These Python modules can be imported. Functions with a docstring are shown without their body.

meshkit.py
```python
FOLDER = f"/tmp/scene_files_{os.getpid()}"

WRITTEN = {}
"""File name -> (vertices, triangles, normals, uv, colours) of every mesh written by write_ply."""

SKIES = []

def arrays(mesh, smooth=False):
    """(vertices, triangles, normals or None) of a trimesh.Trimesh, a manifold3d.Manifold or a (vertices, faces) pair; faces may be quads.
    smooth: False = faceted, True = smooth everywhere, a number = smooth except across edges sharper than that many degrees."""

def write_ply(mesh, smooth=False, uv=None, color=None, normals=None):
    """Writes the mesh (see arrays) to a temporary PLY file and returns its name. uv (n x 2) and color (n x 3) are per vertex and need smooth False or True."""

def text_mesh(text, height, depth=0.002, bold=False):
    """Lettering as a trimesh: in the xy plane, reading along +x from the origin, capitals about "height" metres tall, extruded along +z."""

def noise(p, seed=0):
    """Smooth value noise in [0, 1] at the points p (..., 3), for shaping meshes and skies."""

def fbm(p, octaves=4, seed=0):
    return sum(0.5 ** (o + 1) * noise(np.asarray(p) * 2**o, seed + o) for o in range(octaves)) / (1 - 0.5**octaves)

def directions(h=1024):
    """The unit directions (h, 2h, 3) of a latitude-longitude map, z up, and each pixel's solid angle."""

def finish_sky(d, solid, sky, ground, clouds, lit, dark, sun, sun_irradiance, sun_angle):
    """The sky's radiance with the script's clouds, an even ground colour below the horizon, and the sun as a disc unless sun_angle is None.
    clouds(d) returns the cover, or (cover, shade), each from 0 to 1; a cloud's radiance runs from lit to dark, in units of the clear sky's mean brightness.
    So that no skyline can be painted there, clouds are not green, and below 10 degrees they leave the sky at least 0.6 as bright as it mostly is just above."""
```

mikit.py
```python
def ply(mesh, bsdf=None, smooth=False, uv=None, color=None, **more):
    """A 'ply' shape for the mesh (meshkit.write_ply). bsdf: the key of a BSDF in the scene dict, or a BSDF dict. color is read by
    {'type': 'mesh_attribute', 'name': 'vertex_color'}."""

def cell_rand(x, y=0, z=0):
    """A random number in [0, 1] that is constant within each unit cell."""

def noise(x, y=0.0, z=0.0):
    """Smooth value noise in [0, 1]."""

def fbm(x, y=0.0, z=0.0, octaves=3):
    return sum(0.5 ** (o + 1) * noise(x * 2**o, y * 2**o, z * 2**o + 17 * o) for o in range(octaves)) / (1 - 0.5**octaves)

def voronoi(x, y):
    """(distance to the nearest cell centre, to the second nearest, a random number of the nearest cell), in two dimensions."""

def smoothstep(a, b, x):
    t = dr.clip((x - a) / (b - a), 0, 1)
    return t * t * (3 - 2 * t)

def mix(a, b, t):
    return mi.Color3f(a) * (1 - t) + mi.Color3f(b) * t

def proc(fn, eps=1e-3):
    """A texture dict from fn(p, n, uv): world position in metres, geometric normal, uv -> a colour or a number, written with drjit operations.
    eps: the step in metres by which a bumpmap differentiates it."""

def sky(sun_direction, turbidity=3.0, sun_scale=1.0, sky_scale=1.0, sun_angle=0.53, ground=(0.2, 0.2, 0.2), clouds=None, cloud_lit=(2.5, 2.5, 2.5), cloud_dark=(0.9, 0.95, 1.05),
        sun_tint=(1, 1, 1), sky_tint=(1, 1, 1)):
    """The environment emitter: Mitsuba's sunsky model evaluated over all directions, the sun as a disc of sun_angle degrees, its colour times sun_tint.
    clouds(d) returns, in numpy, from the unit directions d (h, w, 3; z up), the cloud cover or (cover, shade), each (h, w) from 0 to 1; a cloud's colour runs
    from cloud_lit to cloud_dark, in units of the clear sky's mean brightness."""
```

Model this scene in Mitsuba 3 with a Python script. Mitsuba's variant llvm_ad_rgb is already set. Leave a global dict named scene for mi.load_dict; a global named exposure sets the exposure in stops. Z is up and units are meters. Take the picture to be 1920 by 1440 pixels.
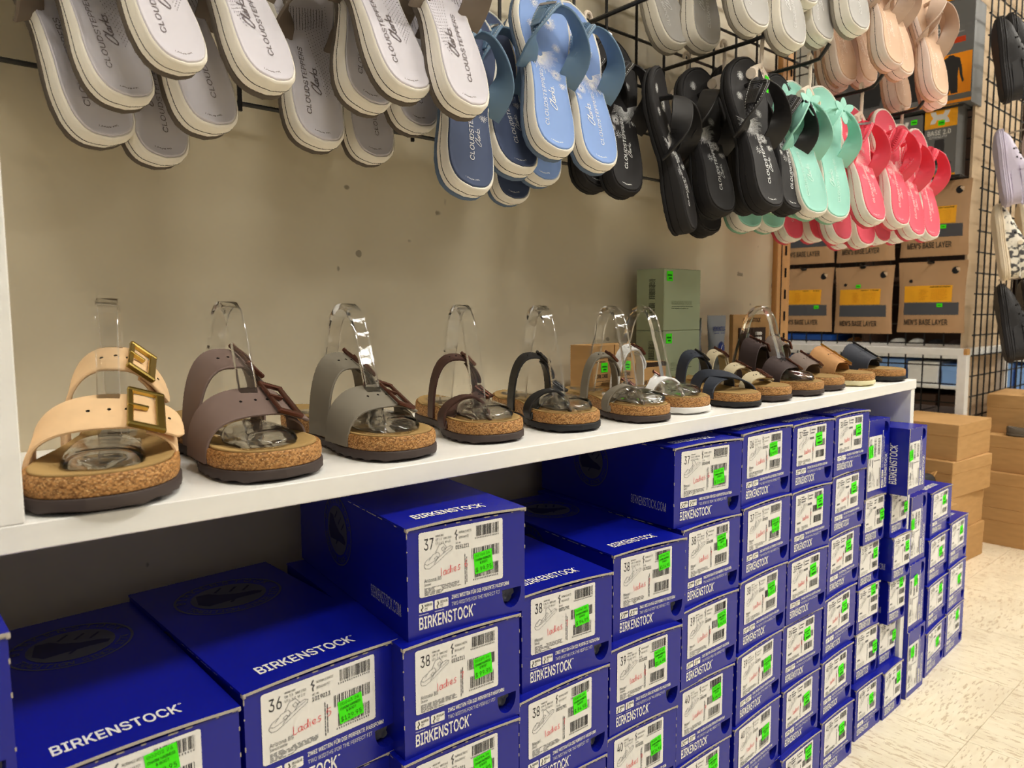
import math, random
import numpy as np, trimesh, manifold3d as m3, mitsuba as mi, drjit as dr
import mikit, meshkit
from mikit import ply, proc, noise, fbm, voronoi, smoothstep, mix
from scipy.interpolate import PchipInterpolator, CubicSpline

scene, labels = {'type': 'scene'}, {}
T4 = mi.ScalarTransform4f
rng = random.Random(7)


def lin(r, g, b):
    return [((c / 255) / 12.92 if c / 255 < 0.04045 else ((c / 255 + 0.055) / 1.055) ** 2.4) for c in (r, g, b)]


# ---------------------------------------------------------------- camera, light, exposure
# x runs along the wall away from the camera, y into the wall, z up (metres)
EYE = np.array([0.0, -0.6, 0.85])
YAW, PITCH, ROLL, FPX = math.radians(41.564), math.radians(5.478), math.radians(-0.2815), 1391.87
fw = np.array([math.sin(YAW) * math.cos(PITCH), math.cos(YAW) * math.cos(PITCH), -math.sin(PITCH)])
rt = np.array([math.cos(YAW), -math.sin(YAW), 0.0])
up = np.cross(rt, fw)
up = math.cos(ROLL) * up - math.sin(ROLL) * rt
scene['camera'] = {'type': 'thinlens', 'fov': math.degrees(2 * math.atan(960 / FPX)), 'fov_axis': 'x', 'aperture_radius': 0.0013, 'focus_distance': 0.95,
                   'near_clip': 0.02, 'far_clip': 60.0,
                   'to_world': T4().look_at(origin=EYE.tolist(), target=(EYE + fw).tolist(), up=up.tolist())}
exposure = 0.0
AMBIENT, LAMP = 0.26, 26.0
scene['ambient'] = {'type': 'constant', 'radiance': {'type': 'rgb', 'value': [AMBIENT * 1.0, AMBIENT * 0.95, AMBIENT * 0.86]}}
LAMPS = [  # centre x, y, length along x, width, strength
    (0.35, -1.22, 1.25, 0.30, 1.0), (1.95, -0.98, 1.25, 0.30, 0.9), (3.7, -1.0, 1.25, 0.30, 1.0), (2.7, -2.6, 1.25, 0.30, 1.0), (5.4, -0.6, 1.25, 0.3, 1.0), (5.2, 1.8, 1.25, 0.3, 1.0)]


# ---------------------------------------------------------------- materials
def mat(name, rgb, rough=0.6, spec=0.5, metal=0.0, fn=None, bump=None, bscale=0.001, **kw):
    base = {'type': 'rgb', 'value': lin(*rgb)} if fn is None else (proc(fn) if callable(fn) else fn)
    b = {'type': 'principled', 'base_color': base, 'roughness': rough, 'specular': spec, 'metallic': metal, **kw}
    if bump is not None:
        b = {'type': 'bumpmap', 'arbitrary': proc(bump, 0.0008), 'scale': bscale, 'bsdf': b}
    scene[name] = {'type': 'twosided', 'bsdf': b}


VC = {'type': 'mesh_attribute', 'name': 'vertex_color'}
mat('m_print', None, 0.45, 0.4, fn=VC)
mat('m_print_matte', None, 0.8, 0.2, fn=VC)
mat('m_box_blue', (6, 18, 142), 0.33, 0.5)
mat('m_board_edge', (176, 168, 158), 0.9, 0.2)
mat('m_tissue', (120, 122, 126), 0.8, 0.2)


def f_white(p, n, uv):
    g = fbm(p.x * 3, p.y * 40, p.z * 40)
    return mix(lin(226, 226, 224), lin(238, 238, 236), g)


mat('m_laminate', None, 0.38, 0.5, fn=f_white)


def f_wall(p, n, uv):
    g = fbm(p.x * 4, p.y * 4, p.z * 4)
    s = smoothstep(0.86, 0.90, noise(p.x * 60 + 3 * noise(p.z * 9), 1.7, p.z * 45)) * smoothstep(0.72, 0.76, noise(p.x * 11, p.z * 9, 3))
    return mix(mix(lin(202, 191, 166), lin(211, 200, 175), g), lin(120, 110, 92), 0.7 * s)


mat('m_wall', None, 0.42, 0.4, fn=f_wall, bump=lambda p, n, uv: fbm(p.x * 90, p.y * 90, p.z * 90), bscale=0.0008)


def f_floor(p, n, uv):
    tx, ty = dr.floor((p.x - 1.905) / 0.305), dr.floor((p.y + 0.152) / 0.305)
    odd = (tx + ty) - 2 * dr.floor((tx + ty) * 0.5)
    a, b = dr.select(odd > 0.5, p.x, p.y), dr.select(odd > 0.5, p.y, p.x)
    m = fbm(a * 30, b * 160, 2)
    s = smoothstep(0.60, 0.72, fbm(a * 60, b * 260, 9))
    c = mix(mix(lin(226, 214, 188), lin(238, 229, 206), m), lin(172, 148, 112), 0.55 * s)
    return mix(c, lin(205, 192, 168), 0.3 * smoothstep(0.5, 0.8, noise(p.x * 14, p.y * 14)))


mat('m_floor_tile', None, 0.3, 0.5, fn=f_floor)


def f_cork(p, n, uv):
    g = noise(p.x * 620, p.y * 620, p.z * 620)
    h = noise(p.x * 1100 + 7, p.y * 1100, p.z * 1100)
    c = mix(lin(128, 86, 42), lin(182, 132, 78), smoothstep(0.25, 0.7, g))
    return mix(c, lin(222, 184, 130), smoothstep(0.62, 0.85, h) * 0.8)


mat('m_cork', None, 0.6, 0.4, fn=f_cork, bump=lambda p, n, uv: noise(p.x * 600, p.y * 600, p.z * 600), bscale=0.0012)
mat('m_eva_brown', (66, 56, 54), 0.62, 0.4)
mat('m_eva_black', (33, 33, 36), 0.6, 0.4)
mat('m_eva_white', (232, 232, 230), 0.6, 0.4)
mat('m_eva_cream', (226, 220, 178), 0.6, 0.4)


def suede(name, rgb, k=0.12, rough=0.85, sheen=0.3, freq=60):
    a, b = [c * (1 - k) for c in lin(*rgb)], [min(1, c * (1 + k)) for c in lin(*rgb)]
    mat(name, None, rough, 0.25, fn=lambda p, n, uv: mix(a, b, fbm(p.x * freq, p.y * freq, p.z * freq)), sheen=sheen)


suede('m_footbed_suede', (156, 128, 82))
suede('m_sand', (224, 190, 148), 0.10)
suede('m_mocha', (116, 98, 92), 0.05, 0.7)
suede('m_stone_grey', (124, 118, 106), 0.05, 0.7)
suede('m_oiled_brown', (72, 50, 44), 0.2, 0.5, 0.1, 90)
mat('m_strap_black', (30, 30, 32), 0.45, 0.5)
mat('m_strap_white', (236, 238, 240), 0.4, 0.5)
mat('m_strap_navy', (44, 50, 62), 0.55, 0.4)
suede('m_strap_beige', (178, 166, 138), 0.06, 0.7)
suede('m_strap_dark', (58, 46, 46), 0.08, 0.6)
suede('m_strap_taupe', (112, 98, 90), 0.06, 0.7)
suede('m_strap_tan', (180, 136, 92), 0.10, 0.85)
mat('m_strap_under', (92, 74, 62), 0.9, 0.2)
mat('m_brass', (190, 165, 92), 0.22, 0.5, 1.0)
mat('m_gold', (226, 186, 92), 0.15, 0.5, 1.0)
mat('m_copper', (104, 66, 54), 0.32, 0.5, 0.8)
mat('m_black_metal', (24, 24, 26), 0.35, 0.5)
mat('m_chrome', (200, 200, 205), 0.15, 0.5, 1.0)
scene['m_acrylic'] = {'type': 'dielectric', 'int_ior': 1.49, 'ext_ior': 1.0, 'specular_transmittance': {'type': 'rgb', 'value': [0.97, 0.97, 0.97]}}
mat('m_hole', (20, 16, 14), 0.9, 0.1)
mat('m_wire', (22, 22, 22), 0.4, 0.5)
mat('m_rubber_taupe', (96, 88, 78), 0.8, 0.3)


def f_wood(p, n, uv):
    g = fbm(p.x * 60, p.y * 60, p.z * 3)
    return mix(lin(176, 128, 72), lin(212, 164, 104), g)


mat('m_wood', None, 0.5, 0.4, fn=f_wood)


def f_kraft(p, n, uv):
    return mix(lin(172, 132, 84), lin(190, 150, 100), fbm(p.x * 25, p.y * 25, p.z * 90))


mat('m_kraft', None, 0.75, 0.3, fn=f_kraft)
mat('m_kraft_bag', (186, 148, 110), 0.42, 0.45)
mat('m_bag_window', (74, 76, 82), 0.25, 0.6)
mat('m_green_box', (158, 170, 140), 0.6, 0.3)
mat('m_tube_grey', (128, 132, 138), 0.4, 0.5)
mat('m_tan_panel', (196, 172, 142), 0.7, 0.3)
mat('m_grey_card', (104, 104, 104), 0.5, 0.4)
mat('m_orange_card', (244, 152, 22), 0.45, 0.4)
mat('m_yellow_card', (246, 176, 32), 0.45, 0.4)
mat('m_dark_brown', (58, 40, 30), 0.7, 0.3)
mat('m_sky_blue', (128, 168, 226), 0.5, 0.4)
mat('m_royal_blue', (30, 84, 176), 0.5, 0.4)
mat('m_ceiling', (232, 230, 224), 0.9, 0.2)
mat('m_black_rubber', (34, 33, 36), 0.55, 0.4)
mat('m_sneaker_tan', (190, 140, 84), 0.7, 0.3)
mat('m_sneaker_white', (228, 226, 220), 0.6, 0.3)
mat('m_clog_lavender', (188, 180, 200), 0.5, 0.4)


def f_camo(p, n, uv):
    g = fbm(p.x * 70, p.y * 70, p.z * 70)
    return mix(lin(226, 220, 206), lin(74, 74, 76), smoothstep(0.50, 0.60, g))


mat('m_clog_camo', None, 0.6, 0.3, fn=f_camo)
mat('m_clog_cream', (222, 208, 184), 0.65, 0.3)
# hanging sandals: footbed, midsole, outsole and strap colours
for nm, rgb in dict(fb_lilac=(206, 203, 212), fb_blue=(132, 162, 218), fb_navy=(66, 78, 108), fb_black=(44, 43, 45), fb_mint=(158, 216, 202), fb_pink=(226, 92, 112), fb_rose=(238, 140, 150),
                    fb_stone=(176, 174, 172), fb_taupe=(206, 174, 148), mid_white=(238, 234, 224), mid_black=(36, 35, 37), mid_tint=(232, 214, 204),
                    out_grey=(92, 84, 76), out_blue=(92, 110, 136), out_black=(28, 28, 30), out_mint=(130, 176, 152), out_pink=(206, 74, 88), out_stone=(136, 130, 120), out_taupe=(186, 150, 124),
                    line_dark=(58, 54, 56), line_pink=(190, 70, 84), line_black=(16, 16, 18)).items():
    mat('m_' + nm, rgb, 0.7, 0.3)
for nm, rgb in dict(st_grey=(112, 100, 90), st_blue=(96, 124, 152), st_black=(30, 29, 31), st_mint=(150, 210, 194), st_pink=(220, 72, 92), st_taupe=(186, 162, 146), st_stone=(160, 154, 146),
                    hanger=(226, 212, 196), stitch=(220, 222, 224), braid_black=(66, 66, 70), braid_pink=(206, 60, 80)).items():
    mat('m_' + nm, rgb, 0.5, 0.4)
mat('m_price_green', (70, 238, 30), 0.7, 0.2)


# ---------------------------------------------------------------- scene helpers
def put(key, P, bsdf, M=None):
    e = {**P, 'bsdf': {'type': 'ref', 'id': bsdf}}
    if M is not None:
        e['to_world'] = T4(np.asarray(M, float).tolist())
    assert key not in scene, key
    scene[key] = e
    return key


def fresh(name):
    if name not in used:
        used[name] = 0
        return name
    used[name] += 1
    return '%s_%03d' % (name, used[name])


used = {}


def tag(key, label, cat=None, group=None, kind=None):
    d = {}
    if label:
        d['label'] = label
    if cat:
        d['category'] = cat
    if group:
        d['group'] = group
    if kind:
        d['kind'] = kind
    labels[key] = d


def thing(name, parts, M, label, cat, group=None):
    """parts: (part name, ply dict, material[, label]); a repeated part name is numbered; a name a/b is a sub-part."""
    key, seen = fresh(name), {}
    tag(key, label, cat, group)
    for p in parts:
        nm = p[0]
        k = seen.get(nm, 0)
        seen[nm] = k + 1
        full = key + '__' + nm.replace('/', '__') + ('_%03d' % k if k else '')
        put(full, p[1], p[2], M)
        if len(p) > 3:
            tag(full, p[3])
    return key


def single(name, P, bsdf, M, label, cat=None, group=None, kind=None):
    key = fresh(name)
    put(key, P, bsdf, M)
    tag(key, label, cat, group, kind)
    return key


def frame(pos, rz=0.0, X=None, Y=None, Z=None, s=1.0):
    M = np.eye(4)
    if X is None:
        c, sn = math.cos(math.radians(rz)), math.sin(math.radians(rz))
        M[:3, :3] = [[c, -sn, 0], [sn, c, 0], [0, 0, 1]]
    else:
        M[:3, :3] = np.stack([X, Y, Z], 1)
    M[:3, :3] *= s
    M[:3, 3] = pos
    return M


# ---------------------------------------------------------------- mesh helpers
def cat(ms):
    vs, fs, o = [], [], 0
    for v, f in ms:
        vs.append(np.asarray(v, float)); fs.append(np.asarray(f, int) + o); o += len(v)
    return np.vstack(vs), np.vstack(fs)


def quads(f):
    f = np.asarray(f)
    return np.vstack([f[:, [0, 1, 2]], f[:, [0, 2, 3]]])


def box(x0, x1, y0, y1, z0, z1, b=0.0):
    if b <= 0:
        v = np.array([[x, y, z] for x in (x0, x1) for y in (y0, y1) for z in (z0, z1)], float)
        f = quads([[0, 1, 3, 2], [4, 6, 7, 5], [0, 4, 5, 1], [2, 3, 7, 6], [0, 2, 6, 4], [1, 5, 7, 3]])
        return v, f
    pts = []
    for x, sx in ((x0, 1), (x1, -1)):
        for y, sy in ((y0, 1), (y1, -1)):
            for z, sz in ((z0, 1), (z1, -1)):
                pts += [[x, y + sy * b, z + sz * b], [x + sx * b, y, z + sz * b], [x + sx * b, y + sy * b, z]]
    m = m3.Manifold.hull_points(np.array(pts)).to_mesh()
    return np.array(m.vert_properties[:, :3], float), np.array(m.tri_verts, int)


def tube(pts, r, sides=8, closed=False, caps=True):
    p = np.asarray(pts, float)
    n = len(p)
    t = (np.roll(p, -1, 0) - np.roll(p, 1, 0)) if closed else np.gradient(p, axis=0)
    t /= np.linalg.norm(t, axis=1, keepdims=True) + 1e-12
    ref = np.array([0, 0, 1.0]) if abs(t[0, 2]) < 0.9 else np.array([1.0, 0, 0])
    a = np.cross(t[0], ref); a /= np.linalg.norm(a)
    A = []
    for k in range(n):
        a = a - t[k] * (a @ t[k]); a = a / np.linalg.norm(a); A.append(a)
    A = np.array(A); B = np.cross(t, A)
    ang = np.arange(sides) * 2 * np.pi / sides
    R = np.broadcast_to(np.asarray(r, float), (n,))[:, None, None]
    v = p[:, None] + R * (np.cos(ang)[None, :, None] * A[:, None] + np.sin(ang)[None, :, None] * B[:, None])
    i, j = np.meshgrid(np.arange(n if closed else n - 1), np.arange(sides), indexing='ij')
    i2, j2 = (i + 1) % n, (j + 1) % sides
    f = quads(np.stack([i * sides + j, i * sides + j2, i2 * sides + j2, i2 * sides + j], -1).reshape(-1, 4))
    v = v.reshape(-1, 3)
    if caps and not closed:
        o = len(v)
        v = np.vstack([v, p[[0, -1]]])
        k = np.arange(sides)
        f = np.vstack([f, np.stack([np.full(sides, o), (k + 1) % sides, k], 1), np.stack([np.full(sides, o + 1), (n - 1) * sides + k, (n - 1) * sides + (k + 1) % sides], 1)])
    return v, f


def spline(ctrl, n):
    c = np.asarray(ctrl, float)
    s = np.r_[0, np.cumsum(np.linalg.norm(np.diff(c[:, :3], axis=0), axis=1) + 1e-9)]
    return CubicSpline(s / s[-1], c)(np.linspace(0, 1, n))


def ribbon(P, W, th, N=None):
    """A strap: centreline P, half-width vectors W, thickness th, rounded edges."""
    P, W = np.asarray(P, float), np.asarray(W, float)
    t = np.gradient(P, axis=0); t /= np.linalg.norm(t, axis=1, keepdims=True) + 1e-12
    if N is None:
        N = np.cross(t, W)
    N = N / (np.linalg.norm(N, axis=1, keepdims=True) + 1e-12)
    th = np.broadcast_to(np.asarray(th, float), (len(P),))[:, None]
    prof = [(1, -0.22), (1, 0.22), (0.94, 0.5), (0.0, 0.5), (-0.94, 0.5), (-1, 0.22), (-1, -0.22), (-0.94, -0.5), (0.0, -0.5), (0.94, -0.5)]
    v = np.stack([P + a * W + b * th * N for a, b in prof], 1)
    n, s = len(P), len(prof)
    i, j = np.meshgrid(np.arange(n - 1), np.arange(s), indexing='ij')
    j2 = (j + 1) % s
    f = quads(np.stack([i * s + j, i * s + j2, (i + 1) * s + j2, (i + 1) * s + j], -1).reshape(-1, 4))
    cap = np.array([[0, k, k + 1] for k in range(1, s - 1)])
    f = np.vstack([f, cap[:, ::-1], cap + (n - 1) * s])
    return v.reshape(-1, 3), f


def disc(c, n, r, sides=10, h=0.0006):
    """A small flat stud with centre c and normal n."""
    n = np.asarray(n, float) / np.linalg.norm(n)
    return tube([np.asarray(c) - n * h, np.asarray(c) + n * h], r, sides)


_glyph = {}


def glyphs(s, bold=False):
    if (s, bold) not in _glyph:
        m = meshkit.text_mesh(s, 1.0, 0.2, bold)
        keep = m.face_normals[:, 2] > 0.9
        f = m.faces[keep]
        ids, inv = np.unique(f, return_inverse=True)
        v = np.array(m.vertices)[ids][:, :2]
        v[:, 0] -= v[:, 0].min()
        _glyph[(s, bold)] = (v, inv.reshape(-1, 3), v[:, 0].max())
    return _glyph[(s, bold)]


class Ink:
    """Flat print in local x (right), y (up), z (lift) with one colour per piece."""
    def __init__(self):
        self.v, self.f, self.c, self.n = [], [], [], 0

    def add(self, v2, f, col, z):
        v2 = np.asarray(v2, float)
        self.v.append(np.c_[v2, np.full(len(v2), z)]); self.f.append(np.asarray(f, int) + self.n)
        self.c.append(np.tile(lin(*col), (len(v2), 1))); self.n += len(v2)

    def rect(self, x0, y0, x1, y1, col, z):
        self.add([[x0, y0], [x1, y0], [x1, y1], [x0, y1]], [[0, 1, 2], [0, 2, 3]], col, z)

    def poly(self, pts, col, z):
        p = np.asarray(pts, float)
        f = trimesh.creation.triangulate_polygon(__import__('shapely').Polygon(p), engine='earcut')
        self.add(f[0], f[1], col, z)

    def rrect(self, x0, y0, x1, y1, r, col, z):
        p = []
        for cx, cy, a in ((x1 - r, y1 - r, 0), (x0 + r, y1 - r, 90), (x0 + r, y0 + r, 180), (x1 - r, y0 + r, 270)):
            p += [[cx + r * math.cos(math.radians(a + d)), cy + r * math.sin(math.radians(a + d))] for d in (0, 30, 60, 90)]
        p = np.array(p); n = len(p)
        self.add(np.vstack([p, p.mean(0)]), [[i, (i + 1) % n, n] for i in range(n)], col, z)

    def ellipse(self, cx, cy, rx, ry, col, z, n=28, inner=0.0):
        a = np.arange(n) * 2 * np.pi / n
        o = np.c_[cx + rx * np.cos(a), cy + ry * np.sin(a)]
        k = np.arange(n); k2 = (k + 1) % n
        if inner <= 0:
            self.add(np.vstack([o, [[cx, cy]]]), np.stack([k, k2, np.full(n, n)], 1), col, z)
        else:
            i = np.c_[cx + rx * inner * np.cos(a), cy + ry * inner * np.sin(a)]
            self.add(np.vstack([o, i]), quads(np.stack([k, k2, k2 + n, k + n], 1)), col, z)

    def text(self, s, x, y, h, col, z, bold=False, w=None, sx=1.0, rot=0.0):
        v, f, wd = glyphs(s, bold)
        k = w / wd if w else h * sx
        p = v * [k, h]
        if rot:
            c, sn = math.cos(math.radians(rot)), math.sin(math.radians(rot))
            p = p @ np.array([[c, sn], [-sn, c]])
        self.add(p + [x, y], f, col, z)

    def arc_text(self, s, cx, cy, r, a0, a1, h, col, z, bold=True, inward=False):
        """Letters of s on a circle from angle a0 to a1 (degrees)."""
        for i, ch in enumerate(s):
            if ch == ' ':
                continue
            a = math.radians(a0 + (a1 - a0) * (i + 0.5) / len(s))
            v, f, wd = glyphs(ch, bold)
            p = (v - [wd / 2, 0]) * h
            th = a - math.pi / 2 if not inward else a + math.pi / 2
            p = p @ np.array([[math.cos(th), math.sin(th)], [-math.sin(th), math.cos(th)]])
            self.add(p + [cx + r * math.cos(a), cy + r * math.sin(a)], f, col, z)

    def line(self, pts, w, col, z, closed=False):
        p = np.asarray(pts, float)
        if closed:
            p = np.vstack([p, p[:1]])
        d = np.diff(p, axis=0); L = np.linalg.norm(d, axis=1) + 1e-12
        n = np.c_[-d[:, 1], d[:, 0]] / L[:, None] * w / 2
        e = d / L[:, None] * w * 0.3
        for a, b, k, x in zip(p[:-1], p[1:], n, e):
            self.add([a - k - x, b - k + x, b + k + x, a + k - x], [[0, 1, 2], [0, 2, 3]], col, z)

    def burst(self, cx, cy, r0, r1, n, w, col, z, a0=0, a1=360, jit=0.2, seed=1):
        q = random.Random(seed)
        for k in range(n):
            a = math.radians(a0 + (a1 - a0) * k / n)
            r = r1 * (1 - jit * q.random())
            self.line([[cx + r0 * math.cos(a), cy + r0 * math.sin(a)], [cx + r * math.cos(a), cy + r * math.sin(a)]], w, col, z)

    def strokes(self, polys, x, y, h, col, z, w, slant=0.0, rot=0.0):
        c, sn = math.cos(math.radians(rot)), math.sin(math.radians(rot))
        for q in polys:
            q = np.asarray(q, float)
            if len(q) > 2:
                q = spline(q, 4 * len(q))
            q = np.c_[q[:, 0] + slant * q[:, 1], q[:, 1]] * h
            self.line(q @ np.array([[c, sn], [-sn, c]]) + [x, y], w, col, z)

    def merge(self, o, dx=0, dy=0):
        for v, f, c in zip(o.v, o.f, o.c):
            self.v.append(v + [dx, dy, 0]); self.f.append(f - f.min() + self.n); self.c.append(c); self.n += len(v)

    def ply(self, fn):
        """fn maps (n, 3) local x, y, lift to 3-D points."""
        v = fn(np.vstack(self.v))
        return ply(trimesh.Trimesh(v, np.vstack(self.f), process=False), color=np.vstack(self.c))


def on_front(v):   # the front of a box: x right, y up -> world x, z; lift towards -y
    return np.c_[v[:, 0], -v[:, 2], v[:, 1]]


def P_(vf, smooth=False):
    return ply(vf, smooth=smooth)


INK, RED, WHITE, GREY = (34, 34, 38), (206, 40, 48), (236, 235, 232), (150, 150, 156)
GREEN = (74, 240, 28)
HAND = {'l': [[(0, 1.5), (0.02, 0.6), (0.05, 0)]], 'a': [[(0.75, 0.8), (0.35, 0.85), (0.15, 0.4), (0.35, 0.02), (0.7, 0.3), (0.78, 0.8), (0.8, 0.1), (0.95, 0)]],
        'd': [[(0.7, 0.7), (0.3, 0.75), (0.1, 0.35), (0.35, 0), (0.7, 0.3), (0.85, 1.5), (0.8, 0.6), (0.85, 0)]], 'i': [[(0.2, 0.8), (0.2, 0.4), (0.25, 0)], [(0.25, 1.2), (0.28, 1.25)]],
        'e': [[(0.1, 0.4), (0.6, 0.5), (0.55, 0.8), (0.25, 0.75), (0.12, 0.35), (0.35, 0), (0.75, 0.15)]], 's': [[(0.6, 0.85), (0.25, 0.8), (0.2, 0.55), (0.55, 0.35), (0.45, 0.02), (0.05, 0.08)]],
        '5': [[(0.7, 1.4), (0.2, 1.4)], [(0.2, 1.4), (0.15, 0.8), (0.5, 0.85), (0.7, 0.5), (0.5, 0.1), (0.1, 0.05)]], '6': [[(0.55, 1.4), (0.2, 0.9), (0.1, 0.35), (0.35, 0), (0.65, 0.3), (0.4, 0.65), (0.12, 0.4)]],
        '7': [[(0.05, 1.3), (0.4, 1.33), (0.7, 1.3)], [(0.7, 1.3), (0.5, 0.7), (0.4, 0)]], '8': [[(0.6, 1.2), (0.3, 1.35), (0.15, 1.0), (0.6, 0.45), (0.4, 0), (0.1, 0.3), (0.65, 1.1)]],
        '9': [[(0.6, 1.1), (0.3, 1.3), (0.1, 0.95), (0.4, 0.7), (0.65, 1.15), (0.6, 0.5), (0.45, 0)]], 'L': [[(0.1, 1.5), (0.08, 0.7), (0.05, 0.05)], [(0.05, 0.05), (0.35, 0.0), (0.65, 0.1)]]}


def handwrite(ink, s, x, y, h, z, w, rot=8):
    c, sn = math.cos(math.radians(rot)), math.sin(math.radians(rot))
    k = 0.0
    for ch in s:
        if ch == ' ':
            k += 0.7
            continue
        ink.strokes(HAND[ch], x + k * h * c, y + k * h * sn, h, RED, z, w, 0.12, rot)
        k += {'l': 0.3, 'i': 0.5, 'L': 0.7}.get(ch, 0.95)


SCRIPT = [[(1.15, 1.0), (1.0, 1.25), (0.6, 1.0), (0.2, 0.4), (0.05, -0.15), (0.35, -0.25), (0.9, 0.1), (1.5, 0.9), (1.6, 1.3), (1.4, 1.0), (1.3, 0.2), (1.5, 0.0), (1.8, 0.3)],
          [(2.2, 0.5), (1.9, 0.5), (1.75, 0.2), (1.95, 0.0), (2.2, 0.3), (2.28, 0.55), (2.25, 0.1), (2.5, 0.1)], [(2.6, 0.55), (2.6, 0.3), (2.6, 0.0)], [(2.6, 0.35), (2.8, 0.55), (3.0, 0.5)],
          [(3.25, 1.25), (3.2, 0.6), (3.2, 0.0)], [(3.7, 0.6), (3.3, 0.3), (3.75, 0.0)], [(4.2, 0.55), (3.95, 0.5), (4.2, 0.2), (4.1, 0.0), (3.85, 0.05)], [(4.5, 0.0), (4.55, 0.05)]]
# ---------------------------------------------------------------- the room
WALL_Y = 0.325


def structure(key, P, bsdf, label):
    put(key, P, bsdf)
    tag(key, label, kind='structure')


structure('floor', P_(box(-2.5, 9, -4.5, 5, -0.06, -0.004)), 'm_dark_brown', 'vinyl tile shop floor in speckled cream')
tile_P = P_(box(0.0004, 0.3046, 0.0004, 0.3046, -0.004, 0.0, 0.0006))
k = 0
for i in range(-7, 22):
    for j in range(-10, 9):
        x0, y0 = 1.905 + 0.305 * (i - 3), -0.152 + 0.305 * j
        if -1.5 < y0 < 0.4 and 0.9 < x0 < 4.2:
            put('floor__tile' + ('_%03d' % k if k else ''), tile_P, 'm_floor_tile', frame((x0, y0, 0)))
            k += 1
rest = [box(-2.5, 0.9855, -4.5, 5, -0.004, -0.0002), box(4.352, 9, -4.5, 5, -0.004, -0.0002), box(0.99, 4.35, -4.5, -1.375, -0.004, -0.0002), box(0.99, 4.35, 0.456, 5, -0.004, -0.0002)]
put('floor__tile_field', P_(cat(rest)), 'm_floor_tile')
tag('floor__tile_field', 'far floor tiles', kind='stuff')
structure('wall_back', P_(box(-2.5, 1.652, WALL_Y, WALL_Y + 0.10, 0, 2.8)), 'm_wall', 'smooth olive beige wall behind the display shelf')
structure('ceiling', P_(box(-2.5, 9, -4.5, 5, 2.8, 2.86)), 'm_ceiling', 'pale shop ceiling')
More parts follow.
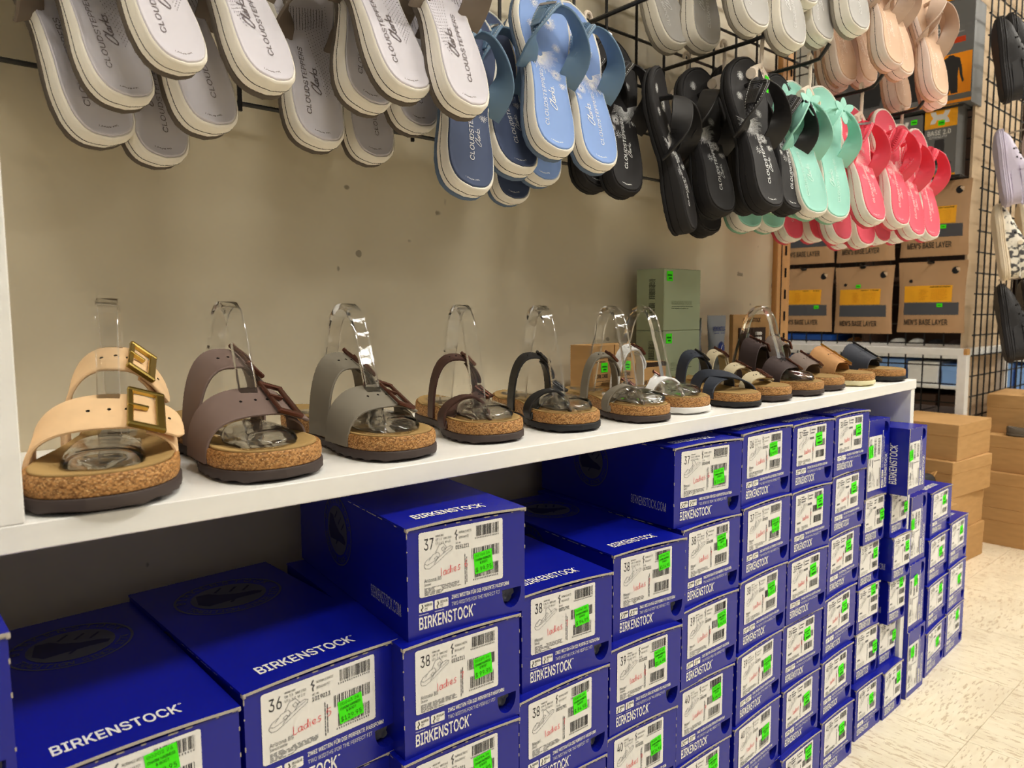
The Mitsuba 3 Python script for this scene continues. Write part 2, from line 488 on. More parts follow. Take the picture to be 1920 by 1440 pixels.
structure('trim_1', P_(cat([box(1.652, 1.714, WALL_Y - 0.012, WALL_Y + 0.11, 0, 2.79, 0.002), ])), 'm_wood', 'varnished wooden slotted post at the end of the wall')
sl = [box(1.688, 1.694, WALL_Y - 0.0135, WALL_Y - 0.011, z, z + 0.022) for z in np.arange(0.10, 2.6, 0.052)]
put('trim_1__slot', P_(cat(sl)), 'm_hole')
tag('trim_1__slot', 'dark slots down the post', kind='stuff')
put('trim_1__groove', P_(box(1.6705, 1.6725, WALL_Y - 0.0135, WALL_Y - 0.011, 0.0, 2.78)), 'm_dark_brown')
for i, (lx, ly, ll, lw, st) in enumerate(LAMPS):
    key = fresh('ceiling_light')
    put(key + '__housing', P_(box(lx - ll / 2 - 0.02, lx + ll / 2 + 0.02, ly - lw / 2 - 0.02, ly + lw / 2 + 0.02, 2.762, 2.799, 0.004)), 'm_ceiling')
    v = np.array([[lx - ll / 2, ly - lw / 2, 2.760], [lx - ll / 2, ly + lw / 2, 2.760], [lx + ll / 2, ly + lw / 2, 2.760], [lx + ll / 2, ly - lw / 2, 2.760]])
    scene[key + '__diffuser'] = {**P_((v, np.array([[0, 1, 2], [0, 2, 3]]))), 'bsdf': {'type': 'ref', 'id': 'm_ceiling'},
                                 'emitter': {'type': 'area', 'radiance': {'type': 'rgb', 'value': [LAMP * st, LAMP * st * 0.955, LAMP * st * 0.86]}}}
    tag(key, 'flat white ceiling light panel over the shop aisle', 'ceiling light', 'ceiling lights over the aisle')


def sag(x):
    return -0.006 * max(0.0, 1 - ((x - 0.86) / 0.80) ** 2)


SHELF_Z, SHELF_B = 0.7065, 0.6868
# white shelf unit: bent board, end panel below, upright panel above
xs = np.linspace(-0.45, 1.672, 48)
b = 0.0009
ring = [(0.0, SHELF_B + b), (0.0, SHELF_Z - b), (b, SHELF_Z), (WALL_Y - 0.001, SHELF_Z), (WALL_Y - 0.001, SHELF_B), (b, SHELF_B)]
v = np.array([[x, y, z + sag(x)] for x in xs for y, z in ring])
n, s = len(xs), len(ring)
ii, jj = np.meshgrid(np.arange(n - 1), np.arange(s), indexing='ij')
f = quads(np.stack([ii * s + jj, (ii + 1) * s + jj, (ii + 1) * s + (jj + 1) % s, ii * s + (jj + 1) % s], -1).reshape(-1, 4))
cap = np.array([[0, q, q + 1] for q in range(1, s - 1)])
f = np.vstack([f, cap, cap[:, ::-1] + (n - 1) * s])
key = fresh('display_shelf')
tag(key, 'long white laminate shelf carrying the row of cork sandals', 'shelf')
put(key + '__board', P_((v, f), 25), 'm_laminate')
put(key + '__end_panel', P_(box(1.652, 1.671, 0.002, WALL_Y - 0.002, 0.0, SHELF_B, 0.0008)), 'm_laminate')
put(key + '__upright_panel', P_(box(0.030, 0.081, 0.0, WALL_Y - 0.002, SHELF_Z, 2.2, 0.0008)), 'm_laminate')
put(key + '__end_panel_001', P_(box(-0.45, -0.431, 0.002, WALL_Y - 0.002, 0.0, SHELF_B, 0.0008)), 'm_laminate')

# ---------------------------------------------------------------- blue shoe boxes
BOX_D = 0.295


def half_disc(w, h, small):
    x0, x1, y1, y0 = (0.79, 0.965, 0.245, 0.06) if not small else (0.72, 0.96, 0.245, 0.05)
    x0, x1, y0, y1 = x0 * w, x1 * w, y0 * h, y1 * h
    a = np.linspace(0, math.pi, 13)
    cx, rx = (x0 + x1) / 2, (x1 - x0) / 2
    return np.c_[cx - rx * np.cos(a), y1 - (y1 - y0) * np.sin(a) ** 0.8]


def box_template(w, h, small=False):
    """The parts all boxes of one size share, in local x (width), y (depth), z (height), front at y = 0."""
    hb = h - 0.0036
    body = m3.Manifold.cube([w, BOX_D, hb])
    hd = half_disc(w, h, small)
    cs = m3.CrossSection([hd if np.cross(hd[1] - hd[0], hd[2] - hd[1]) > 0 else hd[::-1]])
    cut = cs.extrude(0.03).rotate([90, 0, 0]).translate([0, 0.022, 0])
    m = (body - cut).to_mesh()
    body = (np.array(m.vert_properties[:, :3], float), np.array(m.tri_verts, int))
    # crumpled tissue behind the finger hole
    hx0, hx1, hz0, hz1 = hd[:, 0].min() + 0.001, hd[:, 0].max() - 0.001, hd[:, 1].min() + 0.001, hd[:, 1].max() - 0.001
    g = 12
    uu, ww = np.meshgrid(np.linspace(hx0, hx1, g), np.linspace(hz0, hz1, g), indexing='ij')
    yy = 0.007 + 0.012 * meshkit.fbm(np.stack([uu * 150, ww * 150, 0 * uu], -1), 3)
    tv = np.stack([uu, yy, ww], -1).reshape(-1, 3)
    a_, b_ = np.meshgrid(np.arange(g - 1), np.arange(g - 1), indexing='ij')
    tf = quads(np.stack([a_ * g + b_, (a_ + 1) * g + b_, (a_ + 1) * g + b_ + 1, a_ * g + b_ + 1], -1).reshape(-1, 4))
    # bowed lid
    q = 15
    xs = np.linspace(-0.001, w + 0.001, q)
    lift = lambda x, y: 0.0022 * np.sin(np.clip(np.pi * x / w, 0, np.pi)) * math.exp(-max(y, 0) / 0.04)
    rings = [(-0.0015, 0.0), (-0.0015, 1.0), (0.02, 1.0), (0.06, 1.0), (BOX_D, 1.0), (BOX_D, 0.0), (0.06, 0.0), (0.02, 0.0)]
    lv = np.array([[x, y, hb + 0.0008 + lift(x, y) + 0.0022 * t] for x in xs for y, t in rings])
    r = len(rings)
    a_, b_ = np.meshgrid(np.arange(q - 1), np.arange(r), indexing='ij')
    lf = quads(np.stack([a_ * r + b_, (a_ + 1) * r + b_, (a_ + 1) * r + (b_ + 1) % r, a_ * r + (b_ + 1) % r], -1).reshape(-1, 4))
    cp = np.array([[0, j, j + 1] for j in range(1, r - 1)])
    lf = np.vstack([lf, cp, cp[:, ::-1] + (q - 1) * r])
    e = [(-0.0019, -0.0002), (-0.0019, 0.0021), (-0.0014, 0.0021), (-0.0014, -0.0002)]
    ev = np.array([[x, y, hb + 0.0008 + lift(x, y) + t] for x in xs for y, t in e])
    a_, b_ = np.meshgrid(np.arange(q - 1), np.arange(4), indexing='ij')
    ef = quads(np.stack([a_ * 4 + b_, (a_ + 1) * 4 + b_, (a_ + 1) * 4 + (b_ + 1) % 4, a_ * 4 + (b_ + 1) % 4], -1).reshape(-1, 4))
    # worn white corners and nicks
    wr, qq = [], random.Random(3)
    for cx in (0.0, w):
        wr.append(box(cx - 0.0012, cx + 0.0012, -0.0021, 0.003, h - 0.0048, h - 0.0008, 0.0006))
        for zz in (0.25, 0.5, 0.72, 0.9):
            z0 = h * (zz + 0.1 * qq.random())
            wr.append(box(cx - 0.0004, cx + 0.0004, -0.0004, 0.0005, z0, z0 + 0.001 + 0.005 * qq.random()))
    for _ in range(8):
        x0 = w * qq.random()
        wr.append(box(x0, x0 + 0.0015 + 0.004 * qq.random(), -0.0004, 0.0004, hb - 0.0008, hb + 0.0002))
        y0 = 0.15 * qq.random()
        wr.append(box(-0.0004, 0.0004, y0, y0 + 0.003 + 0.01 * qq.random(), hb - 0.0006, hb + 0.0004))
    lid_ink = Ink()
    lid_ink.text('BIRKENSTOCK', 0.15 * w, 0.020, 0.014, WHITE, 0.0004, True, w=0.60 * w)
    lid_ink.ellipse(0.765 * w, 0.0335, 0.0012, 0.0012, WHITE, 0.0004, 10, 0.6)
    lid_em = Ink()
    emblem(lid_em, w * 0.5, 0.215, 0.36 * w)
    top = lambda v: np.c_[v[:, 0], v[:, 1], hb + 0.0031 + 0.0022 * np.sin(np.clip(np.pi * v[:, 0] / w, 0, np.pi)) * np.exp(-np.maximum(v[:, 1], 0) / 0.04) + v[:, 2]]
    side = Ink()   # left side: x runs from the back to the front
    side.text('BIRKENSTOCK.COM', BOX_D - 0.082, 0.020, 0.0125, (168, 170, 190), 0.0004, False, w=0.068)
    side_em = Ink()
    emblem(side_em, BOX_D * 0.42, h * 0.60, h * 0.36)
    front, slogan, badges = Ink(), Ink(), []
    if not small:
        front.text('BIRKENSTOCK', 0.085 * w, 0.085 * h, 0.105 * h, WHITE, 0.0004, True, w=0.445 * w)
        front.ellipse(0.545 * w, 0.185 * h, 0.0009, 0.0009, WHITE, 0.0004, 8)
        slogan.text('ZWEI WEITEN FÜR DIE PERFEKTE PASSFORM', 0.35 * w, 0.288 * h, 0.034 * h, WHITE, 0.0004, True, w=0.50 * w)
        slogan.text('TWO WIDTHS FOR THE PERFECT FIT', 0.35 * w, 0.225 * h, 0.034 * h, (214, 214, 224), 0.0004, False, w=0.42 * w)
        for x0, t in ((0.085, 'NARROW'), (0.21, 'REGULAR')):
            bd = Ink()
            badges.append(bd)
            bd.rrect(x0 * w, 0.235 * h, (x0 + 0.112) * w, 0.315 * h, 0.001, WHITE, 0.0004)
            bd.text(t, (x0 + 0.045) * w, 0.278 * h, 0.022 * h, INK, 0.0006, True, w=0.06 * w)
            bd.text('FIT', (x0 + 0.045) * w, 0.245 * h, 0.022 * h, INK, 0.0006, True, w=0.024 * w)
            bd.line([[(x0 + 0.025) * w, 0.30 * h], [(x0 + 0.032) * w, 0.275 * h], [(x0 + 0.018) * w, 0.26 * h], [(x0 + 0.024) * w, 0.242 * h]], 0.0011, INK, 0.0006)
            bd.rect(x0 * w, 0.208 * h, (x0 + 0.075) * w, 0.218 * h, (150, 150, 190), 0.0004)
    else:
        front.text('BIRKENSTOCK', 0.10 * w, 0.07 * h, 0.15 * h, WHITE, 0.0004, True, w=0.52 * w)
    lid_edge = P_((ev, ef))
    on_side = lambda v: np.c_[-v[:, 2], BOX_D - v[:, 0], v[:, 1]]
    return dict(body=P_(body), tissue=P_((tv, tf), True), lid=P_((lv, lf), 30), edge=lid_edge, wear=P_(cat(wr)),
                lid_print=lid_ink.ply(top), lid_emblem=lid_em.ply(top), side_print=side.ply(on_side), side_emblem=side_em.ply(on_side), front_print=front.ply(on_front),
                slogan=None if small else slogan.ply(on_front), badges=[q.ply(on_front) for q in badges])


def emblem(ink, cx, cy, r):
    c = (74, 76, 88)
    ink.ellipse(cx, cy, r, r, c, 0.0004, 40, 0.955)
    ink.arc_text('BIRKENSTOCK', cx, cy, r * 0.79, 172, 8, r * 0.16, c, 0.0004)
    ink.arc_text('TRADITION SINCE 1774', cx, cy, r * 0.91, 192, 348, r * 0.14, c, 0.0004, inward=True)
    ink.ellipse(cx, cy, r * 0.70, r * 0.70, c, 0.0004, 36)
    foot = [(-0.5, 0.42), (-0.28, 0.40), (-0.12, 0.18), (0.15, 0.0), (0.45, -0.08), (0.6, -0.2), (0.52, -0.3), (0.2, -0.28), (-0.2, -0.30), (-0.48, -0.32), (-0.62, -0.1)]
    ink.poly([(cx + r * a, cy + r * d) for a, d in foot], (10, 14, 66), 0.0006)
    for a, d in ((-0.15, 0.35), (0.1, 0.22), (0.32, 0.1), (-0.1, -0.4)):
        ink.line([[cx + r * a, cy + r * d], [cx + r * (a + 0.18), cy + r * (d + 0.2)]], r * 0.05, (10, 14, 66), 0.0006)


def barcode(ink, x0, y0, x1, y1, z, seed, digits=True):
    q = random.Random(seed)
    x = x0
    while x < x1:
        w = (x1 - x0) / 70 * q.choice([1, 1, 1.6, 2.4])
        ink.rect(x, y0, min(x + w, x1), y1, (44, 44, 48), z)
        x += w + (x1 - x0) / 70 * q.choice([1, 1, 1.8, 2.6])
    if digits:
        x = x0 - (x1 - x0) * 0.06
        while x < x1:
            ink.rect(x, y0 - (y1 - y0) * 0.22, x + (x1 - x0) * 0.035, y0 - (y1 - y0) * 0.08, (90, 90, 94), z)
            x += (x1 - x0) * 0.072


def sandal_drawing(ink, x, y, s, kind, z):
    c, w = (96, 96, 100), 0.0004
    pt = lambda L: [(x + a * s, y + b * s) for a, b in L]
    ink.line(pt([(0.0, 0.10), (0.05, 0.02), (0.18, 0.0), (0.45, 0.14), (0.75, 0.33), (0.98, 0.46), (1.0, 0.54), (0.90, 0.58), (0.7, 0.5)]), w, c, z)
    ink.line(pt([(0.0, 0.10), (0.02, 0.17), (0.12, 0.12), (0.4, 0.22), (0.7, 0.4), (0.95, 0.53)]), w, c, z)
    ink.line(pt([(0.02, 0.17), (0.08, 0.26), (0.22, 0.34)]), w, c, z)
    if kind == 'Arizona':
        ink.line(pt([(0.16, 0.24), (0.3, 0.40), (0.48, 0.46), (0.55, 0.36), (0.42, 0.20), (0.34, 0.12)]), w, c, z)
        ink.line(pt([(0.40, 0.44), (0.52, 0.66), (0.68, 0.70), (0.78, 0.56), (0.66, 0.38)]), w, c, z)
        ink.line(pt([(0.36, 0.28), (0.44, 0.34), (0.48, 0.28), (0.40, 0.22)]), w, c, z, True)
        ink.line(pt([(0.60, 0.54), (0.68, 0.60), (0.73, 0.52), (0.65, 0.46)]), w, c, z, True)
    else:
        ink.line(pt([(0.12, 0.22), (0.2, 0.36), (0.34, 0.3), (0.3, 0.16)]), w, c, z)
        ink.line(pt([(0.2, 0.14), (0.32, 0.30), (0.56, 0.52), (0.62, 0.46), (0.36, 0.24)]), w, c, z)
        ink.line(pt([(0.5, 0.22), (0.5, 0.66), (0.6, 0.70), (0.78, 0.48)]), w, c, z)


def size_label(x0, y0, x1, y1, size, model, colour, art, hand, seed, detail):
    """The white end label; detail 2 carries every line, 1 the larger marks, 0 the largest only."""
    k = Ink()
    W, H = x1 - x0, y1 - y0
    k.rrect(x0, y0, x1, y1, 0.0022, (230, 229, 227), 0.0006)
    X, Y = (lambda a: x0 + a * W), (lambda a: y1 - a * H)
    z = 0.0009
    k.text(str(size), X(0.06), Y(0.28), 0.175 * H, INK, z, False, w=0.105 * W)
    q = random.Random(seed)
    if detail == 2:
        k.text('GRÖSSE / SIZE', X(0.19), Y(0.105), 0.024 * H, INK, z, True, w=0.09 * W)
        uk, mm = (size - 32.5) if size < 38 else size - 33, 230 + 7.5 * (size - 36)
        k.text('UK %g' % uk, X(0.19), Y(0.165), 0.036 * H, INK, z, False, w=0.07 * W)
        k.text('MM %d' % (5 * round(mm / 5)), X(0.28), Y(0.165), 0.036 * H, INK, z, False, w=0.09 * W)
        k.text('US L %d.0  M %d.0' % (size - 31, size - 33), X(0.19), Y(0.225), 0.036 * H, INK, z, False, w=0.17 * W)
        k.text('NORMALE WEITE', X(0.46), Y(0.12), 0.036 * H, INK, z, False, w=0.15 * W)
        k.text('REGULAR FIT', X(0.46), Y(0.20), 0.036 * H, INK, z, False, w=0.12 * W)
        k.text('ART.-NR.', X(0.42), Y(0.275), 0.024 * H, INK, z, True, w=0.06 * W)
        k.text(art, X(0.42), Y(0.36), 0.06 * H, INK, z, True, w=0.16 * W)
        k.text(model, X(0.055), Y(0.78), 0.058 * H, (60, 60, 64), z, False, sx=0.75)
        k.text(colour, X(0.055), Y(0.835), 0.042 * H, (60, 60, 64), z, False, sx=0.75)
    else:
        for a, b, c, d in ((0.19, 0.10, 0.10, 0.03), (0.19, 0.165, 0.17, 0.035), (0.19, 0.225, 0.15, 0.035), (0.46, 0.12, 0.15, 0.035), (0.46, 0.20, 0.12, 0.035), (0.42, 0.355, 0.15, 0.06), (0.055, 0.78, 0.13, 0.05)):
            k.rect(X(a), Y(b), X(a + c), Y(b) + d * H, (110, 110, 114), z)
    if detail >= 1:
        k.line([[X(0.435), Y(0.06)], [X(0.415), Y(0.11)], [X(0.44), Y(0.135)], [X(0.425), Y(0.17)], [X(0.43), Y(0.21)]], 0.0011, (70, 70, 74), z)
        for i in range(6):
            a = 0.055
            while a < (0.44 if i < 4 else 0.26):
                w = 0.02 + 0.05 * q.random()
                if not (0.16 < a < 0.185):
                    k.rect(X(a), Y(0.878 + 0.021 * i), X(a + w), Y(0.878 + 0.021 * i) + 0.011 * H, (96, 96, 100), z)
                a += w + 0.012
        for a in (0.525, 0.545):
            b = 0.42 + 0.1 * q.random()
            while b < 0.9:
                w = 0.02 + 0.06 * q.random()
                k.rect(X(a), Y(b + w), X(a + 0.009), Y(b), (80, 80, 84), z)
                b += w + 0.012
    else:
        for i in range(3):
            k.rect(X(0.055), Y(0.88 + 0.04 * i), X(0.40), Y(0.88 + 0.04 * i) + 0.016 * H, (150, 150, 152), z)
        k.rect(X(0.53), Y(0.9), X(0.55), Y(0.42), (130, 130, 134), z)
    sandal_drawing(k, X(0.055), Y(0.575), 0.33 * W, model.split(' ')[0], z)
    barcode(k, X(0.67), Y(0.22), X(0.955), Y(0.05), z, seed + 1, detail == 2)
    barcode(k, X(0.61), Y(0.575), X(0.955), Y(0.40), z, seed + 2, False)
    barcode(k, X(0.645), Y(0.88), X(0.94), Y(0.69), z, seed + 3, detail == 2)
    if hand:
        handwrite(k, hand, X(0.25), Y(0.73), 0.080 * H, z + 0.0002, 0.0005 if detail == 2 else 0.0006)
    return k.ply(on_front)


def price_sticker(x, y, w, h, rot, lines, detail):
    k = Ink()
    k.rect(0, 0, w, h, GREEN, 0.0012)
    dk = (20, 96, 12)
    if detail == 2:
        k.text(lines[0], 0.07 * w, 0.80 * h, 0.13 * h, dk, 0.0014, False, w=0.8 * w)
        k.text('CHARM HARNESS', 0.06 * w, 0.60 * h, 0.11 * h, (14, 70, 10), 0.0014, True, w=0.86 * w)
        k.text('& BOOT', 0.30 * w, 0.43 * h, 0.11 * h, (14, 70, 10), 0.0014, True, w=0.42 * w)
        k.text(lines[1], 0.05 * w, 0.09 * h, 0.20 * h, (14, 50, 10), 0.0014, False, w=0.86 * w)
    else:
        k.rect(0.08 * w, 0.66 * h, 0.9 * w, 0.74 * h, dk, 0.0014)
        k.rect(0.3 * w, 0.46 * h, 0.7 * w, 0.54 * h, dk, 0.0014)
        k.rect(0.2 * w, 0.12 * h, 0.9 * w, 0.26 * h, dk, 0.0014)
    c, s = math.cos(math.radians(rot)), math.sin(math.radians(rot))
    return k.ply(lambda v: on_front(np.c_[x + v[:, 0] * c - v[:, 1] * s, y + v[:, 0] * s + v[:, 1] * c, v[:, 2]]))


MED = box_template(0.138, 0.111)
KID = box_template(0.090, 0.088, True)
AB, MY = 'Arizona BS', 'Mayari'
# stack, x, y, z, turn, width, height, size, model, colour, article, handwriting, price, sticker place on the label
BOXES = [
    (1, -0.105, -0.050, 0.0, 0.5, 0.150, 0.6540, None), (2, 0.064, -0.032, 0.4305, 0.5, 0.147, 0.1085, (37, AB, 'Sandcastle', '1019013', '', '$129.95', 0.62, 0.42)),
    (3, 0.217, -0.026, 0.436, 1.7, 0.155, 0.109, (36, AB, 'Sandcastle', '1019013', 'Ladies 5', '$129.95', 0.66, 0.86)),
    (4, 0.354, -0.048, 0.327, -4.2, 0.134, 0.109, (37, AB, 'Stone', '0151211', '', '$ 99.95', 0.70, 0.60)),
    (4, 0.358, -0.044, 0.436, -4.7, 0.134, 0.109, (38, AB, 'Stone', '0151211', 'ladies 7', '$ 99.95', 0.70, 0.76)),
    (4, 0.368, -0.038, 0.545, -7.0, 0.133, 0.109, (37, AB, 'Stone', '0151211', 'ladies 6', '$ 99.95', 0.65, 0.83)),
    (5, 0.498, -0.043, 0.220, -1.8, 0.138, 0.110, (39, MY, 'Black', '0071791', '', '$ 94.95', 0.70, 0.6)),
    (5, 0.502, -0.043, 0.330, -1.8, 0.137, 0.110, (38, MY, 'Black', '0071791', 'ladies 7', '$ 94.95', 0.70, 0.58)),
    (5, 0.515, -0.033, 0.440, -6.6, 0.130, 0.110, (38, MY, 'Black', '0071791', 'ladies 7', '$ 94.95', 0.68, 0.74)),
    (6, 0.655, -0.033, 0.222, -3.7, 0.129, 0.111, (40, MY, 'Habana', '0171321', 'ladies 9', '$114.95', 0.74, 0.72)),
    (6, 0.659, -0.033, 0.333, -4.7, 0.129, 0.111, (39, MY, 'Habana', '0171321', 'ladies 8', '$114.95', 0.74, 0.60)),
    (6, 0.678, -0.021, 0.444, -6.8, 0.128, 0.111, (38, MY, 'Habana', '0171321', 'ladies 7', '$114.95', 0.74, 0.46)),
    (7, 0.802, -0.024, 0.1115, -1.0, 0.138, 0.1115, (41, MY, 'Birko', '1014190', '', '$ 94.95', 0.74, 0.5)),
    (7, 0.810, -0.023, 0.223, -2.2, 0.132, 0.1115, (40, MY, 'Birko', '1014190', 'Ladies 9', '$ 94.95', 0.74, 0.56)),
    (7, 0.815, -0.026, 0.3345, -0.9, 0.133, 0.1115, (39, MY, 'Birko', '1014190', 'Ladies 8', '$ 94.95', 0.76, 0.62)),
    (7, 0.821, -0.021, 0.446, -2.1, 0.133, 0.1115, (38, MY, 'Birko', '1014190', 'ladies 7', '$ 94.95', 0.70, 0.60)),
    (7, 0.814, -0.010, 0.5575, -6.8, 0.140, 0.1115, (37, MY, 'Birko', '1014190', 'Ladies 6', '$ 94.95', 0.68, 0.86)),
    (8, 0.972, -0.013, 0.0, -0.6, 0.138, 0.1115, (41, MY, 'Mocha', '1071071', '', '$ 99.95', 0.70, 0.60)),
    (8, 0.956, -0.024, 0.1115, 2.6, 0.146, 0.1115, (40, MY, 'Mocha', '1071071', 'ladies 9', '$ 99.95', 0.72, 0.76)),
    (8, 0.962, -0.022, 0.223, 2.6, 0.144, 0.1115, (39, MY, 'Mocha', '1071071', 'Ladies 8', '$ 99.95', 0.70, 0.76)),
    (8, 0.972, -0.018, 0.3345, 0.9, 0.142, 0.1115, (38, MY, 'Mocha', '1071071', 'Ladies 7', '$ 99.95', 0.70, 0.60)),
    (8, 0.979, -0.016, 0.446, 0.3, 0.142, 0.1115, (37, MY, 'Mocha', '1071071', 'Ladies 6', '$ 99.95', 0.72, 0.76)),
    (8, 0.984, -0.009, 0.5575, -0.5, 0.143, 0.1115, (36, MY, 'Mocha', '1071071', 'Ladies 5', '$ 99.95', 0.64, 0.60)),
    (9, 1.104, -0.024, 0.0, 0.4, 0.136, 0.111, (42, AB, 'Taupe', '0552681', '', '$114.95', 0.72, 0.45)),
    (9, 1.116, -0.016, 0.111, 0.6, 0.129, 0.111, (41, AB, 'Taupe', '0552681', 'ladies 10', '$114.95', 0.68, 0.72)),
    (9, 1.117, -0.012, 0.222, -1.6, 0.128, 0.111, (39, AB, 'Taupe', '0552681', 'ladies 8', '$114.95', 0.64, 0.62)),
    (9, 1.120, -0.015, 0.333, -1.3, 0.132, 0.111, (39, AB, 'Taupe', '0552681', 'ladies 8', '$114.95', 0.66, 0.60)),
    (9, 1.131, -0.013, 0.444, -1.8, 0.128, 0.111, (38, AB, 'Taupe', '0552681', 'ladies 7', '$114.95', 0.76, 0.52)),
    (9, 1.136, -0.009, 0.555, -2.4, 0.132, 0.111, (37, AB, 'Taupe', '0552681', 'ladies 6', '$114.95', 0.64, 0.56)),
    (10, 1.262, -0.015, 0.0, 0.0, 0.128, 0.1108, (41, AB, 'Black', '0752483', '', '$114.95', 0.66, 0.72)),
    (10, 1.263, -0.011, 0.1108, 1.2, 0.130, 0.1108, (40, AB, 'Black', '0752483', 'ladies 9', '$114.95', 0.64, 0.70)),
    (10, 1.274, -0.006, 0.2216, 1.6, 0.137, 0.1108, (39, AB, 'Black', '0752483', 'ladies 8', '$114.95', 0.66, 0.60)),
    (10, 1.290, -0.002, 0.3324, 1.2, 0.135, 0.1108, (38, AB, 'Black', '0752483', 'ladies 7', '$114.95', 0.66, 0.56)),
    (10, 1.301, -0.001, 0.4432, -0.1, 0.132, 0.1108, (37, AB, 'Black', '0752483', 'ladies 6', '$114.95', 0.68, 0.60)),
    (10, 1.303, -0.001, 0.554, -2.0, 0.129, 0.1108, (38, AB, 'Black', '0752483', 'ladies 7', '$114.95', 0.72, 0.62)),
    (11, 1.430, -0.003, 0.0, -0.8, 0.115, 0.1077, (40, AB, 'Stone', '0151211', '', '$ 99.95', 0.62, 0.72)),
    (11, 1.448, 0.010, 0.1077, -2.4, 0.096, 0.1036, 'k'), (11, 1.448, 0.009, 0.2113, -2.0, 0.094, 0.0909, 'k'),
    (11, 1.450, 0.010, 0.3022, -0.7, 0.092, 0.0893, 'k'), (11, 1.452, 0.005, 0.3915, -1.5, 0.090, 0.0936, 'k'),
    (11, 1.452, 0.004, 0.4851, -2.2, 0.094, 0.1529, 'v'),
    (12, 1.551, -0.008, 0.0, 0.7, 0.098, 0.1033, 'k'), (12, 1.563, 0.011, 0.1033, -1.6, 0.084, 0.0967, 'k'), (12, 1.567, -0.003, 0.200, -3.0, 0.079, 0.0956, 'k'),
    (12, 1.561, -0.010, 0.2956, -2.0, 0.086, 0.0942, 'k'), (12, 1.561, -0.002, 0.3898, -0.2, 0.088, 0.0923, 'k'), (12, 1.552, -0.034, 0.4821, 0.6, 0.097, 0.1335, 'v'),
    (13, 1.6735, -0.006, 0.0, 0.6, 0.104, 0.150, 'v'), (13, 1.6735, -0.003, 0.150, 0.6, 0.094, 0.150, 'v'), (13, 1.6735, 0.000, 0.300, 0.6, 0.094, 0.150, 'v'),
    (14, 1.810, 0.002, 0.0, 3.4, 0.144, 0.1075, (39, MY, 'Stone', '1014190', '', '$ 94.95', 0.60, 0.80)), (14, 1.820, 0.007, 0.1075, 2.5, 0.141, 0.1075, (38, MY, 'Stone', '1014190', '', '$ 94.95', 0.68, 0.5)),
    (14, 1.828, 0.012, 0.215, 1.8, 0.140, 0.1075, (38, MY, 'Stone', '1014190', '', '$ 94.95', 0.60, 0.78)), (14, 1.844, 0.017, 0.3225, 1.0, 0.139, 0.1075, (37, MY, 'Stone', '1014190', '', '$ 94.95', 0.64, 0.55)),
    (15, 1.957, 0.009, 0.0, 2.4, 0.142, 0.112, (40, MY, 'Sand', '0071791', '', '$ 94.95', 0.64, 0.5)), (15, 1.963, 0.010, 0.112, 1.9, 0.135, 0.112, (39, MY, 'Sand', '0071791', '', '$ 94.95', 0.62, 0.78)),
    (15, 1.967, 0.013, 0.224, 1.8, 0.137, 0.112, (38, MY, 'Sand', '0071791', '', '$ 94.95', 0.66, 0.6))]
ORD = ['bottom', 'second from the bottom', 'third from the bottom', 'fourth from the bottom', 'fifth from the bottom', 'topmost']
NTH = ['', 'first', 'second', 'third', 'fourth', 'fifth', 'sixth', 'seventh', 'eighth', 'ninth', 'tenth', 'eleventh', 'twelfth', 'thirteenth', 'fourteenth', 'fifteenth']
BOX_GROUP = 'blue shoeboxes stacked under the white shelf'
ORDT = ['topmost', 'second from the top', 'third from the top', 'fourth from the top', 'fifth from the top', 'sixth from the top']


